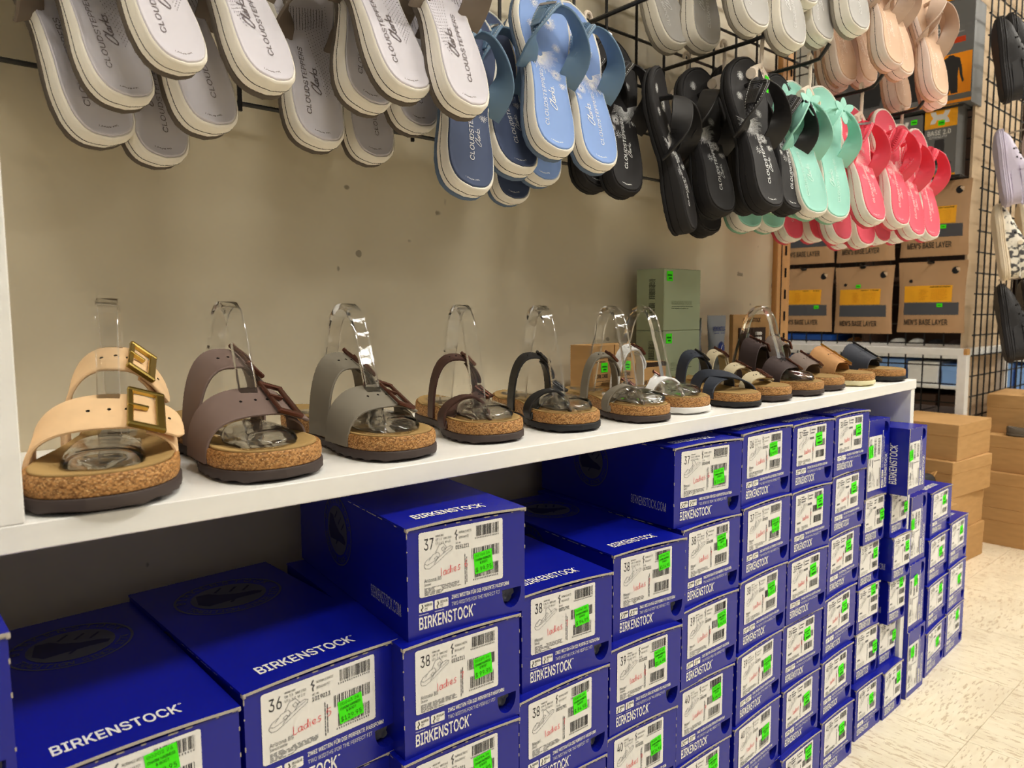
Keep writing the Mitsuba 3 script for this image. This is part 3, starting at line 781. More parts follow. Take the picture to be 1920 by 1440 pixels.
def shoebox(i, st, x, y, z, rz, w, h, info, rank):
    d = 2 if st <= 8 else (1 if st <= 10 else 0)
    T = KID if info == 'k' else MED
    w0, h0 = (0.090, 0.088) if info == 'k' else (0.138, 0.111)
    c, s = math.cos(math.radians(rz)), math.sin(math.radians(rz))
    Mx = np.eye(4)
    dep = (WALL_Y - 0.003 - y - 0.02) / BOX_D if st > 0 else 1
    dep = min(1.0, dep)
    if info == 'v':   # on its side: the lid faces left
        R = np.array([[0, 0, -1], [0, 1, 0], [1, 0, 0]], float) @ np.diag([h / w0, dep, w / h0])
        off = np.array([w, 0, 0])
    else:
        R = np.diag([w / w0, dep, h / h0])
        off = np.zeros(3)
    Rz = np.array([[c, -s, 0], [s, c, 0], [0, 0, 1]])
    Mx[:3, :3] = Rz @ R
    Mx[:3, 3] = np.array([x, y, z]) + Rz @ off
    if info in ('k', 'v'):
        size, model, colour, art, hand, price, sx, sy = 30 + i % 6, AB, '', '', '', '', 0.62 + 0.1 * ((i * 7) % 3), (0.35, 0.6, 0.8)[i % 3]
    elif info is None:
        size = None
    else:
        size, model, colour, art, hand, price, sx, sy = info
    lab = (0.05 * w0, 0.27 * h0, 0.94 * w0, 0.97 * h0) if info == 'k' else (0.09 * w0, 0.365 * h0, 0.795 * w0, 0.935 * h0)
    parts = [('body', T['body'], 'm_box_blue'), ('lid', T['lid'], 'm_box_blue'), ('lid/edge', T['edge'], 'm_board_edge', 'bare board edge of the lid'), ('lid/lettering', T['lid_print'], 'm_print', 'white lettering on the lid'), ('lid/emblem', T['lid_emblem'], 'm_print', 'round grey emblem with a foot'),
             ('tissue_paper', T['tissue'], 'm_tissue', 'grey tissue behind the finger hole'), ('worn_corner', T['wear'], 'm_board_edge', 'scuffed pale corners')]
    if size is not None:
        if T['slogan'] is not None:
            parts.append(('slogan', T['slogan'], 'm_print'))
        parts += [('fit_badge', q, 'm_print') for q in T['badges']]
        parts += [('lettering', T['front_print'], 'm_print', 'white lettering on the front'), ('size_label', size_label(*lab, size, model, colour, art, hand.replace('10', '9'), 31 * i, d), 'm_print_matte', 'white size label with barcodes'),]
        W, H = lab[2] - lab[0], lab[3] - lab[1]
        sw, sh = 0.225 * W, 0.34 * H
        parts.append(('price_sticker', price_sticker(lab[0] + (sx - 0.0) * W - 0.0, lab[3] - sy * H, sw, sh, 5, ('00%d 26' % (202 + 41 * (i % 6)), price), d), 'm_print_matte', 'bright green price sticker'))
    if rank == 0 or st in (11, 12):
        parts += [('web_address', T['side_print'], 'm_print', 'pale lettering on the side'), ('side_emblem', T['side_emblem'], 'm_print', 'round grey emblem on the side')]
    if info == 'v':
        kind = 'blue shoebox standing on end'
    elif info == 'k':
        kind = 'small blue shoebox'
    elif size and d == 2:
        kind = 'blue size %d shoebox' % size
    else:
        kind = 'blue shoebox'
    label = '%s, %s in the %s stack from the left' % (kind, ORDT[rank], NTH[st])
    thing('shoebox', parts, Mx, label, 'shoebox', BOX_GROUP)


full = []
for r in BOXES:
    full.append(r)
for st in range(2, 8):   # boxes below the picture's lower edge, so that the stacks stand on the floor
    z0 = min(r[3] for r in BOXES if r[0] == st)
    n = round(z0 / 0.11)
    r = [q for q in BOXES if q[0] == st][0]
    for j in range(n):
        full.append((st, r[1], r[2] + 0.006, z0 / n * j, 0.0, r[5], z0 / n, None))
for j in range(6):
    full.append((1, -0.092, -0.058, 0.109 * j, 0.5, 0.152, 0.109, None))
full = [r for r in full if not (r[0] == 1 and r[6] > 0.5)]
for i, r in enumerate(full):
    rank = sorted([-q[3] for q in full if q[0] == r[0]]).index(-r[3])
    shoebox(i, *r, rank)
# ---------------------------------------------------------------- soles and straps (local x heel to toe, y across, z up)
def sole(L, W, prof, bend, zb, zt, grow=0.0, n=40, inset=(0.94, 0.8, 0.5, 0.0), edge=0.0015, bulge=0.0):
    """A closed sole layer. prof: (s, half width / W) points; bend: (s, y shift) points; zb(s, t), zt(s, t): height at length s and inset t (1 at the rim)."""
    hs, cs = PchipInterpolator(*zip(*prof)), PchipInterpolator(*zip(*bend))
    a = np.linspace(0, np.pi, n)
    s = 0.5 - 0.5 * np.cos(a)
    s = np.r_[s, s[-2:0:-1]]
    sg = np.r_[np.ones(n), -np.ones(n - 2)]
    sg[[0, n - 1]] = 0
    h, c = hs(s) * W, cs(s)
    hm = W
    m = len(s)

    def ring(t, off):
        u = L / 2 + (s * L - L / 2) * (1 - (1 - t) * hm / (L / 2)) + np.sign(s - 0.5) * 0
        u = L / 2 + (u - L / 2) * (1 + 2 * off / L)
        y = c + sg * (h * t + (off if t > 0 else 0) * np.minimum(1, h / (0.3 * W)))
        return u, y

    R = []
    for t in reversed(inset):
        u, y = ring(t, grow if t > 0 else 0); R.append((u, y, zb(np.clip(u / L, 0, 1), t)))
    u, y = ring(1, grow - edge); R.append((u, y, zb(s, 1.0)))
    z0, z1 = zb(s, 1.0), zt(s, 1.0)
    u, y = ring(1, grow); R.append((u, y, z0 + edge))
    if bulge:
        u, y = ring(1, grow + bulge); R.append((u, y, (z0 + z1) / 2))
    u, y = ring(1, grow); R.append((u, y, z1 - edge))
    u, y = ring(1, grow - edge); R.append((u, y, z1))
    for t in inset:
        u, y = ring(t, grow if t > 0 else 0); R.append((u, y, zt(np.clip(u / L, 0, 1), t)))
    v = np.concatenate([np.stack([np.broadcast_to(q, s.shape) for q in r], -1) for r in R])
    k = len(R)
    i, j = np.meshgrid(np.arange(k - 1), np.arange(m), indexing='ij')
    j2 = (j + 1) % m
    f = quads(np.stack([i * m + j, (i + 1) * m + j, (i + 1) * m + j2, i * m + j2], -1).reshape(-1, 4))
    return v, f


BIRK_PROF = [(0, 0), (0.012, 0.30), (0.045, 0.50), (0.11, 0.655), (0.2, 0.70), (0.36, 0.665), (0.5, 0.74), (0.62, 0.90), (0.72, 1.0), (0.81, 0.99), (0.90, 0.86), (0.955, 0.64), (0.987, 0.36), (1, 0)]
BIRK_BEND = [(0, 0.0), (0.35, 0.002), (0.6, 0.0), (0.8, -0.003), (1, -0.009)]
_hb = PchipInterpolator(*zip(*BIRK_PROF))
_cb = PchipInterpolator(*zip(*BIRK_BEND))
BL, BW = 0.245, 0.0465
ZS, ZC = 0.0110, 0.0232     # top of the sole, top of the cork at the toe


def scallop(s, t):
    return 0.0022 * np.abs(np.sin(s * 46)) * (t >= 0.94) + 0.0012 * (t >= 0.94)


def cork_top(s, t):
    rim = 0.0045 + 0.008 * np.clip(1 - s / 0.25, 0, 1) ** 2 + 0.004 * np.exp(-((s - 0.42) / 0.16) ** 2)
    return ZC - 0.003 + rim * np.clip((t - 0.45) / 0.5, 0, 1) ** 1.5


birk_sole = P_(sole(BL, BW, BIRK_PROF, BIRK_BEND, scallop, lambda s, t: ZS + 0 * s, 0.0012, 64, edge=0.001), 50)
birk_cork = P_(sole(BL, BW, BIRK_PROF, BIRK_BEND, lambda s, t: ZS - 0.0004 + 0 * s, lambda s, t: cork_top(s, t) - (0.0006 if t < 0.97 else 0), 0.0, 64, edge=0.0012, bulge=0.0006), 50)
birk_bed = P_(sole(BL - 0.006, BW - 0.003, BIRK_PROF, BIRK_BEND, lambda s, t: cork_top(s, t) - 0.001, lambda s, t: cork_top(s, t) + 0.0012, 0.0, 64, edge=0.0006), 60)
_v, _f = sole(BL - 0.006, BW - 0.003, BIRK_PROF, BIRK_BEND, lambda s, t: cork_top(s, t) - 0.001, lambda s, t: cork_top(s, t) + 0.0012, 0.0, 64, edge=0.0006)
birk_bed = P_((_v + [0.003, 0, 0], _f), 60)


def hwid(u):
    return float(_hb(min(max(u / BL, 0), 1))) * BW, float(_cb(min(max(u / BL, 0), 1)))


def arc(uR, uL, H, half, th=0.003, a0=0.0, a1=180.0, z0=0.013, n=26, tilt=24, du=0.0, out=0.0022, flat=0.78, low=0.0, lift=None, skew=0.0):
    """A strap over the foot. 0 degrees is the outer (y > 0) edge, 180 the inner; returns centreline, half-width vectors."""
    P, W = [], []
    for a in np.radians(np.linspace(a0, a1, n)):
        k = (1 - math.cos(a)) / 2
        u = uR + (uL - uR) * k + du * math.sin(a)
        h, c = hwid(u)
        y = c + (h + out) * math.copysign(abs(math.cos(a)) ** flat, math.cos(a))
        z = z0 + (H - low) * max(0, math.sin(a)) ** 0.72 + skew * math.cos(a) * math.sin(a)
        if lift:
            z += lift * max(0.0, 1 - abs(math.degrees(a) - a0) / 30)
            y += lift * 1.2 * max(0.0, 1 - abs(math.degrees(a) - a0) / 30)
        P.append((u, y, z))
        ta = math.radians(tilt) * math.sin(a) ** 0.8 if math.sin(a) > 0 else 0
        W.append((half * math.cos(ta), 0, -half * math.sin(ta)))
    return np.array(P), np.array(W)


def strap_mesh(P, W, th):
    t = np.gradient(P, axis=0); t /= np.linalg.norm(t, axis=1, keepdims=True)
    W = W - t * (W * t).sum(1, keepdims=True) * 0.9
    return ribbon(P, W, th)


def buckle_mesh(P, W, k, length, over, bar=0.0042, th=0.0028):
    """A rectangular buckle lying on the strap at centreline index k."""
    t = P[min(k + 1, len(P) - 1)] - P[k - 1]; t /= np.linalg.norm(t)
    w = W[k] / np.linalg.norm(W[k]); w = w - t * (w @ t); w /= np.linalg.norm(w)
    n = np.cross(t, w)
    if n[2] < 0:
        n = -n
    B = np.stack([t, w, n], 1)
    hw, hl = np.linalg.norm(W[k]) + over, length / 2
    ms = [box(-hl, -hl + bar * 1.5, -hw, hw, 0, th, 0.0008), box(hl - bar, hl, -hw, hw, 0, th, 0.0008), box(-hl, hl, -hw, -hw + bar, -0.001, th + 0.0006, 0.0010), box(-hl, hl, hw - bar, hw, -0.001, th + 0.0006, 0.0010),
          box(-0.0011, hl, -0.0012, 0.0012, 0.0004, th + 0.0012, 0.0004)]
    v, f = cat(ms)
    off = P[k] + n * 0.0021
    return v @ B.T + off, f


def holes_mesh(P, W, ks, th):
    ms = []
    for k in ks:
        t = P[min(k + 1, len(P) - 1)] - P[k - 1]; n = np.cross(t, W[k]); n /= np.linalg.norm(n)
        if n[2] < 0:
            n = -n
        ms.append(disc(P[k] + n * th / 2, n, 0.0013, 8, 0.0003))
    return cat(ms)


def acrylic_form(toe=True, lean=0.0):
    """A clear moulded foot form: hoop, toe piece and heel tab, one moulding."""
    a = np.linspace(0, np.pi, 31)
    cx, rx = 0.118, 0.036
    H = 0.130
    z = 0.025 + H * np.sin(a) ** 0.62
    u = cx + rx * np.cos(a) * (1 + 0.55 * np.clip((0.085 - (z - 0.025)) / 0.085, 0, 1))
    P = np.stack([u, lean * np.sin(a), z], 1)
    ms = [ribbon(P, np.tile([0, 0.0088, 0], (31, 1)), 0.0062)]
    # toe piece: a shallow dome
    n, m = 11, 17
    us, ys = np.linspace(0.150, 0.226, n), np.linspace(-1, 1, m)
    top, bot = [], []
    for i, uu in enumerate(us):
        k = (uu - 0.150) / 0.076
        hw = 0.030 * math.sqrt(max(0.02, 1 - (2 * k - 1) ** 4)) * (0.92 + 0.16 * k)
        for yy in ys:
            e = math.sqrt(max(0, 1 - abs(yy) ** 3)) * math.sqrt(max(0, 1 - abs(2 * k - 1) ** 5))
            top.append((uu, yy * hw - 0.003, 0.0255 + 0.017 * e * (1 - 0.35 * k) + 0.003))
            bot.append((uu, yy * (hw - 0.002) - 0.003, 0.0253 + 0.017 * e * (1 - 0.35 * k)))
    v = np.array(top + bot); o = n * m
    i, j = np.meshgrid(np.arange(n - 1), np.arange(m - 1), indexing='ij')
    q = np.stack([i * m + j, (i + 1) * m + j, (i + 1) * m + j + 1, i * m + j + 1], -1).reshape(-1, 4)
    f = [quads(q), quads(q[:, ::-1] + o)]
    loop = [(0, j) for j in range(m)] + [(i, m - 1) for i in range(1, n)] + [(n - 1, j) for j in range(m - 2, -1, -1)] + [(i, 0) for i in range(n - 2, 0, -1)]
    loop = [a_ * m + b_ for a_, b_ in loop]
    f.append(quads([[loop[k], loop[(k + 1) % len(loop)], loop[(k + 1) % len(loop)] + o, loop[k] + o] for k in range(len(loop))]))
    ms.append((v, np.vstack(f)))
    ms.append(box(0.126, 0.150, -0.022, 0.022, 0.027, 0.033, 0.0015))
    ms.append(box(0.030, 0.078, -0.016, 0.016, 0.028, 0.032, 0.0015))
    return cat(ms)


ACRYLIC = P_(acrylic_form(), 50)


def birk(kind, strap, sole_mat, buckle, H=(0.077, 0.043)):
    parts = [('outsole', birk_sole, sole_mat), ('cork_midsole', birk_cork, 'm_cork', 'speckled cork layer'), ('footbed', birk_bed, 'm_footbed_suede', 'soft suede footbed')]

    def band(name, uR, uL, h, half, th=0.0032, du=0.0, buckled=True, tilt=24, size=0.026, kb=8, stub=True, over=0.0035, skew=0.0, lift=0.004):
        a0 = 22 if buckled else 0
        P, W = arc(uR, uL, h, half, a0=a0, n=34, tilt=tilt, du=du, skew=skew, lift=lift if buckled else None)
        W[:3] *= np.array([0.55, 0.85, 1.0])[:, None] if buckled else 1.0
        parts.append((name, P_(strap_mesh(P, W, th), 40), strap))
        if buckled:
            Q, V = arc(uR, uL, h - 0.0045, half * 0.86, a0=0, a1=62, n=16, tilt=tilt, du=du, out=0.0005, skew=skew)
            parts.append((name + '/underlap', P_(strap_mesh(Q, V, 0.0028), 40), strap))
            parts.append((name + '/buckle', P_(buckle_mesh(P, W, kb, size, over), 25), buckle, 'metal buckle'))
            parts.append((name + '/punch_hole', P_(holes_mesh(P, W, [4, kb + 3, kb + 5, kb + 7], th)), 'm_hole'))
        return P, W

    if kind == 'arizona':
        band('instep_strap', 0.098, 0.112, H[0], 0.0190, du=0.004, kb=9, size=0.024)
        band('toe_strap', 0.158, 0.170, H[1], 0.0200, du=0.006, kb=9, size=0.026, tilt=30)
    elif kind == 'mayari':
        band('instep_strap', 0.085, 0.088, H[0] + 0.002, 0.0095, du=0.006, kb=9, size=0.018, over=0.003, tilt=20)
        P, W = arc(0.118, 0.178, H[1] - 0.014, 0.0095, a0=20, n=34, tilt=28, skew=0.016)
        parts.append(('cross_strap', P_(strap_mesh(P, W, 0.003), 40), strap))
        parts.append(('cross_strap/buckle', P_(buckle_mesh(P, W, 9, 0.018, 0.003), 25), buckle, 'metal buckle'))
        parts.append(('cross_strap/punch_hole', P_(holes_mesh(P, W, [12, 14, 16], 0.003)), 'm_hole'))
        Q, V = arc(0.118, 0.178, H[1] - 0.019, 0.008, a0=0, a1=60, n=16, tilt=28, out=0.0005, skew=0.016)
        parts.append(('cross_strap/underlap', P_(strap_mesh(Q, V, 0.0026), 40), strap))
        h, c = hwid(0.176)
        pts = spline([(0.176, c - h - 0.002, 0.013), (0.178, c - h - 0.002, 0.034), (0.182, c - h * 0.72, 0.047), (0.190, c - h * 0.35, 0.050), (0.197, c - 0.004, 0.040), (0.200, c + 0.002, 0.022)], 24)
        k = np.linspace(0, 1, 24)[:, None]
        parts.append(('toe_loop', P_(ribbon(pts, (0.0075 - 0.002 * k) * np.array([[1, 0.15, -0.15]]) / 1.02 * (1 - 0.55 * k ** 3), 0.003), 40), strap))
    elif kind == 'yara':
        P, W = arc(0.135, 0.182, H[1] - 0.008, 0.0140, n=34, tilt=24, skew=0.008)
        parts.append(('cross_strap', P_(strap_mesh(P, W, 0.003), 40), strap))
        P, W = arc(0.185, 0.130, H[1] - 0.003, 0.0140, n=34, tilt=24, skew=-0.008)
        parts.append(('cross_strap', P_(strap_mesh(P, W, 0.003), 40), strap))
        band('instep_strap', 0.078, 0.080, H[0] - 0.004, 0.0145, kb=9, size=0.02)
    elif kind == 'three':
        band('toe_strap', 0.180, 0.190, H[1] - 0.016, 0.0100, kb=10, size=0.02, lift=0.003, tilt=30)
        band('middle_strap', 0.140, 0.150, H[1] - 0.002, 0.0100, kb=10, size=0.02, lift=0.003)
        band('instep_strap', 0.095, 0.105, H[0] - 0.014, 0.0100, kb=10, size=0.02, lift=0.003)
    elif kind == 'single':
        band('strap', 0.145, 0.158, H[1] + 0.002, 0.0310, du=0.004, kb=10, size=0.036, over=0.001, tilt=30)
    return parts


# kind, toe position x and y, turn, size, strap, sole, buckle, acrylic form, label
SANDALS = [
    ('arizona', 0.128, -0.008, -17, 1.16, 'm_sand', 'm_eva_brown', 'm_brass', 1, 'sand-coloured nubuck two-strap cork sandal with gold buckles, nearest on the shelf'),
    ('arizona', 0.285, 0.008, 1, 1.12, 'm_mocha', 'm_eva_brown', 'm_copper', 1, 'mauve brown two-strap cork sandal with dark bronze buckles, between the sand and grey sandals'),
    ('arizona', 0.425, 0.015, 4, 1.046, 'm_stone_grey', 'm_eva_brown', 'm_copper', 1, 'stone grey two-strap cork sandal with bronze buckles'),
    ('mayari', 0.550, 0.030, -14, 0.99, 'm_oiled_brown', 'm_eva_brown', 'm_copper', 1, 'dark brown oiled leather toe-loop cork sandal with copper buckles'),
    ('mayari', 0.680, 0.024, -14, 0.965, 'm_strap_black', 'm_eva_black', 'm_black_metal', 1, 'black toe-loop cork sandal with black buckles and black sole'),
    ('mayari', 0.812, 0.010, -13, 0.93, 'm_stone_grey', 'm_eva_brown', 'm_copper', 1, 'grey toe-loop cork sandal beside the white one'),
    ('mayari', 0.933, 0.021, -3, 1.0, 'm_strap_white', 'm_eva_white', 'm_copper', 1, 'white toe-loop cork sandal with a white sole'),
    ('yara', 1.042, 0.006, -16, 0.90, 'm_strap_navy', 'm_eva_black', 'm_black_metal', 0, 'navy cork sandal with crossing straps and a black sole'),
    ('three', 1.158, 0.010, -1, 1.0, 'm_strap_beige', 'm_eva_brown', 'm_copper', 0, 'beige cork sandal with three narrow buckled straps'),
    ('arizona', 1.268, 0.008, -2, 1.0, 'm_strap_dark', 'm_eva_brown', 'm_copper', 1, 'dark brown two-strap cork sandal, fourth from the far end of the shelf'),
    ('arizona', 1.372, 0.018, -1, 1.0, 'm_strap_taupe', 'm_eva_brown', 'm_copper', 0, 'taupe brown two-strap cork sandal beside the tan single-strap sandal'),
    ('single', 1.487, 0.011, -4, 1.0, 'm_strap_tan', 'm_eva_cream', 'm_gold', 0, 'tan suede sandal with one wide strap, a big gold buckle and a cream sole'),
    ('single', 1.610, 0.000, -4, 1.0, 'm_strap_navy', 'm_eva_black', 'm_black_metal', 0, 'dark navy sandal with one wide strap, last at the far end of the shelf')]
FORM_AT = ['sand', 'mauve brown', 'stone grey two-strap', 'dark brown toe-loop', 'black toe-loop', 'grey toe-loop', 'white', 'navy', 'beige', 'dark brown two-strap']


def shelf_frame(x, y, turn, s):
    """Toe tip at (x, y) on the shelf, pointing at the aisle."""
    a = math.radians(turn)
    X = np.array([math.sin(a), -math.cos(a), 0.0]); Z = np.array([0, 0, 1.0]); Y = np.cross(Z, X)
    M = frame((0, 0, 0), X=X, Y=Y, Z=Z, s=s)
    M[:3, 3] = np.array([x, y, SHELF_Z + sag(x) + 0.0003]) - X * BL * s
    return M


for i, (kind, x, y, turn, s, st, so, bu, fm, lab) in enumerate(SANDALS):
    M = shelf_frame(x, y, turn, s)
    thing('cork_sandal', birk(kind, st, so, bu), M, lab, 'sandal', 'cork sandals in a row on the shelf')
    if fm:
        single('sandal_form', ACRYLIC, 'm_acrylic', shelf_frame(x, y, turn, s) @ frame((BL / 2 - BL / 2 / s, 0, 0.0006), s=1 / s), 'clear acrylic hoop form standing inside the %s sandal' % FORM_AT[i], 'display form', 'clear acrylic sandal forms')
# ---------------------------------------------------------------- sandals hanging on pegs
CL, CW = 0.262, 0.0475
C_PROF = [(0, 0), (0.012, 0.36), (0.045, 0.585), (0.10, 0.705), (0.18, 0.735), (0.30, 0.68), (0.42, 0.66), (0.55, 0.77), (0.68, 0.95), (0.76, 1.0), (0.85, 0.95), (0.92, 0.79), (0.965, 0.55), (0.99, 0.27), (1, 0)]
_hc = PchipInterpolator(*zip(*C_PROF))


def c_bend(m):
    return [(0, 0.0), (0.3, -0.002 * m), (0.6, 0.001 * m), (0.85, 0.004 * m), (1, 0.009 * m)]


def c_zb(s):
    return 0.009 * np.clip((s - 0.72) / 0.28, 0, 1) ** 2 + 0.0035 * np.exp(-((s - 0.42) / 0.11) ** 2)


HEEL = [0.029]


def c_zt(s):
    return HEEL[0] - (HEEL[0] - 0.020) * smooth01((s - 0.22) / 0.45) + 0.006 * np.clip((s - 0.8) / 0.2, 0, 1) ** 2


def smooth01(t):
    t = np.clip(t, 0, 1)
    return t * t * (3 - 2 * t)


def c_dish(s, t):
    return 0.0035 * np.clip((t - 0.5) / 0.5, 0, 1) ** 2 * np.clip(1.2 - s, 0.3, 1)


_geo = {}


def c_layers(m):
    if (m, HEEL[0]) not in _geo:
        B = c_bend(m)
        G = {}
        G['outsole'] = P_(sole(CL, CW, C_PROF, B, lambda s, t: c_zb(s) + (0.0012 * np.abs(np.sin(60 * s)) if t > 0.9 else 0), lambda s, t: c_zb(s) + 0.0065, 0.0006, 36, inset=(0.9, 0.0), edge=0.001), 50)
        G['midsole'] = P_(sole(CL, CW, C_PROF, B, lambda s, t: c_zb(s) + 0.006, lambda s, t: c_zt(s) - 0.0004 - (0.004 if t < 0.88 else 0), 0.0, 40, inset=(0.93, 0.86, 0.0), edge=0.0022, bulge=0.001), 50)
        zl = lambda s: c_zb(s) + 0.006 + 0.46 * (c_zt(s) - c_zb(s) - 0.006)
        G['line'] = P_(sole(CL, CW, C_PROF, B, lambda s, t: zl(s) - 0.0005, lambda s, t: zl(s) + 0.0005, 0.00125, 40, inset=(0.9, 0.0), edge=0.0002))
        v, f = sole(CL - 0.009, CW - 0.0045, C_PROF, B, lambda s, t: c_zt(s) - 0.0046, lambda s, t: c_zt(s) - 0.0024 + c_dish(s, t) * 0.5 + (0.0012 if t > 0.9 else 0.0), 0.0, 36, edge=0.0008)
        G['footbed'] = P_((v + [0.0045, 0, 0], f), 60)
        _geo[(m, HEEL[0])] = G
    return _geo[(m, HEEL[0])]


def bed_z(u, y):
    s = np.clip((u - 0.0045) / (CL - 0.009), 0, 1)
    h = np.maximum(_hc(s) * (CW - 0.0045), 1e-4)
    t = np.clip(np.abs(y) / h, 0, 1)
    return c_zt(s) - 0.0024 + c_dish(s, t) * 0.5 + np.where(t > 0.85, 0.0012, 0.0)


def on_bed(v):
    return np.c_[v[:, 0], v[:, 1], bed_z(v[:, 0], v[:, 1]) + v[:, 2]]


def bed_print(style, m, col, detail):
    key = ('print', style, m, tuple(col), detail, HEEL[0])
    if key in _geo:
        return _geo[key]
    k, z = Ink(), 0.0007
    thin = 0.0008 if detail else 0.0011
    if style == 'burst2':
        k.text('CLOUDSTEPPERS', 0.040, -0.004, 0.0062, col, z, True, w=0.088)
        k.strokes(SCRIPT, 0.062, -0.013, 0.0055, col, z, 0.0009, 0.1)
        k.burst(0.095, 0.010, 0.002, 0.007, 8, 0.0009, col, z)
    else:
        k.text('CLOUDSTEPPERS', 0.034, -0.0105 * m, 0.0060, col, z, False, w=0.086)
        k.strokes(SCRIPT, 0.062, 0.003 - 0.0065 * (m < 0), 0.0078, col, z, 0.00115, 0.1)
    if detail:
        k.arc_text('CUSHIONSOFT', 0.036, 0.0, 0.0215, 206, 154, 0.0032, col, z, True)
        k.line([(0.036 + 0.0255 * math.cos(a), 0.0255 * math.sin(a)) for a in np.radians(np.linspace(158, 202, 12))], 0.0006, col, z)
    else:
        k.line([(0.036 + 0.0245 * math.cos(a), 0.0245 * math.sin(a)) for a in np.radians(np.linspace(152, 208, 10))], 0.0022, col, z)
    if style == 'dots':
        g = (112, 106, 112)
        for i in range(9):   # dotted lines fanning out along one side of the footbed
            y0, y1 = m * (0.012 + 0.0022 * i), m * (-0.004 + 0.0045 * i)
            for q in range(26):
                u = 0.062 + 0.012 * i * 0.25 + 0.0042 * q
                y = y0 + (y1 - y0) * q / 25
                if abs(y) < 0.93 * float(_hc(u / CL)) * (CW - 0.005):
                    k.rect(u - 0.0006, y - 0.00045, u + 0.0006, y + 0.00045, g, z)
        for i in range(14):
            y = m * (-0.028 + 0.004 * i)
            k.line([(0.135 + 0.002 * i, y), (0.172 + 0.001 * i, y + 0.004 * m)], 0.0007, g, z)
    if style in ('burst', 'burst2'):
        s = col
        k.burst(0.148, -0.012 * m, 0.006, 0.034, 44, 0.0006, s, z, 90, 300, 0.35, 3)
        for cu, cy, r0, r1, n, sd in ((0.120, 0.012, 0.0024, 0.0095, 22, 1), (0.104, 0.020, 0.0012, 0.006, 12, 2), (0.168, 0.020, 0.0014, 0.0075, 15, 4), (0.205, 0.010, 0.003, 0.013, 30, 5), (0.190, -0.020, 0.0014, 0.008, 16, 6), (0.226, -0.012, 0.0014, 0.008, 16, 8), (0.132, -0.012, 0.001, 0.006, 14, 7)):
            k.burst(cu, cy * m, r0, r1, n, 0.00075, s, z, seed=sd)
    _geo[key] = k.ply(on_bed)
    return _geo[key]


def thong(m, side, scale=1.0, H=0.034):
    """One half of the strap: side +1 or -1. Returns centreline, outward normals, half widths."""
    h = float(_hc(0.47)) * CW
    zt = float(c_zt(0.6))
    P = spline([(0.806 * CL, 0.001 * side, zt - 0.004), (0.800 * CL, 0.003 * side, zt + 0.012), (0.772 * CL, 0.010 * side, zt + 0.028), (0.70 * CL, 0.024 * side, zt + H), (0.60 * CL, 0.036 * side, zt + 0.029), (0.50 * CL, h + 0.004 if side > 0 else -h - 0.004, zt + 0.012), (0.455 * CL, side * (h + 0.0025), zt - 0.006)], 34)
    N = np.stack([0.10 + 0 * P[:, 0], P[:, 1] * 1.0, np.maximum(P[:, 2] - zt + 0.006, 0.002)], 1)
    N[:4] = N[4]
    t = np.gradient(P, axis=0); t /= np.linalg.norm(t, axis=1, keepdims=True)
    N = N - t * (N * t).sum(1, keepdims=True); N /= np.linalg.norm(N, axis=1, keepdims=True)
    k = np.linspace(0, 1, 34)
    half = (0.0035 + 0.0125 * smooth01((k - 0.08) / 0.3)) * scale
    return P, N, half


def across(P, N):
    t = np.gradient(P, axis=0); t /= np.linalg.norm(t, axis=1, keepdims=True)
    W = np.cross(N, t)
    return W / np.linalg.norm(W, axis=1, keepdims=True)


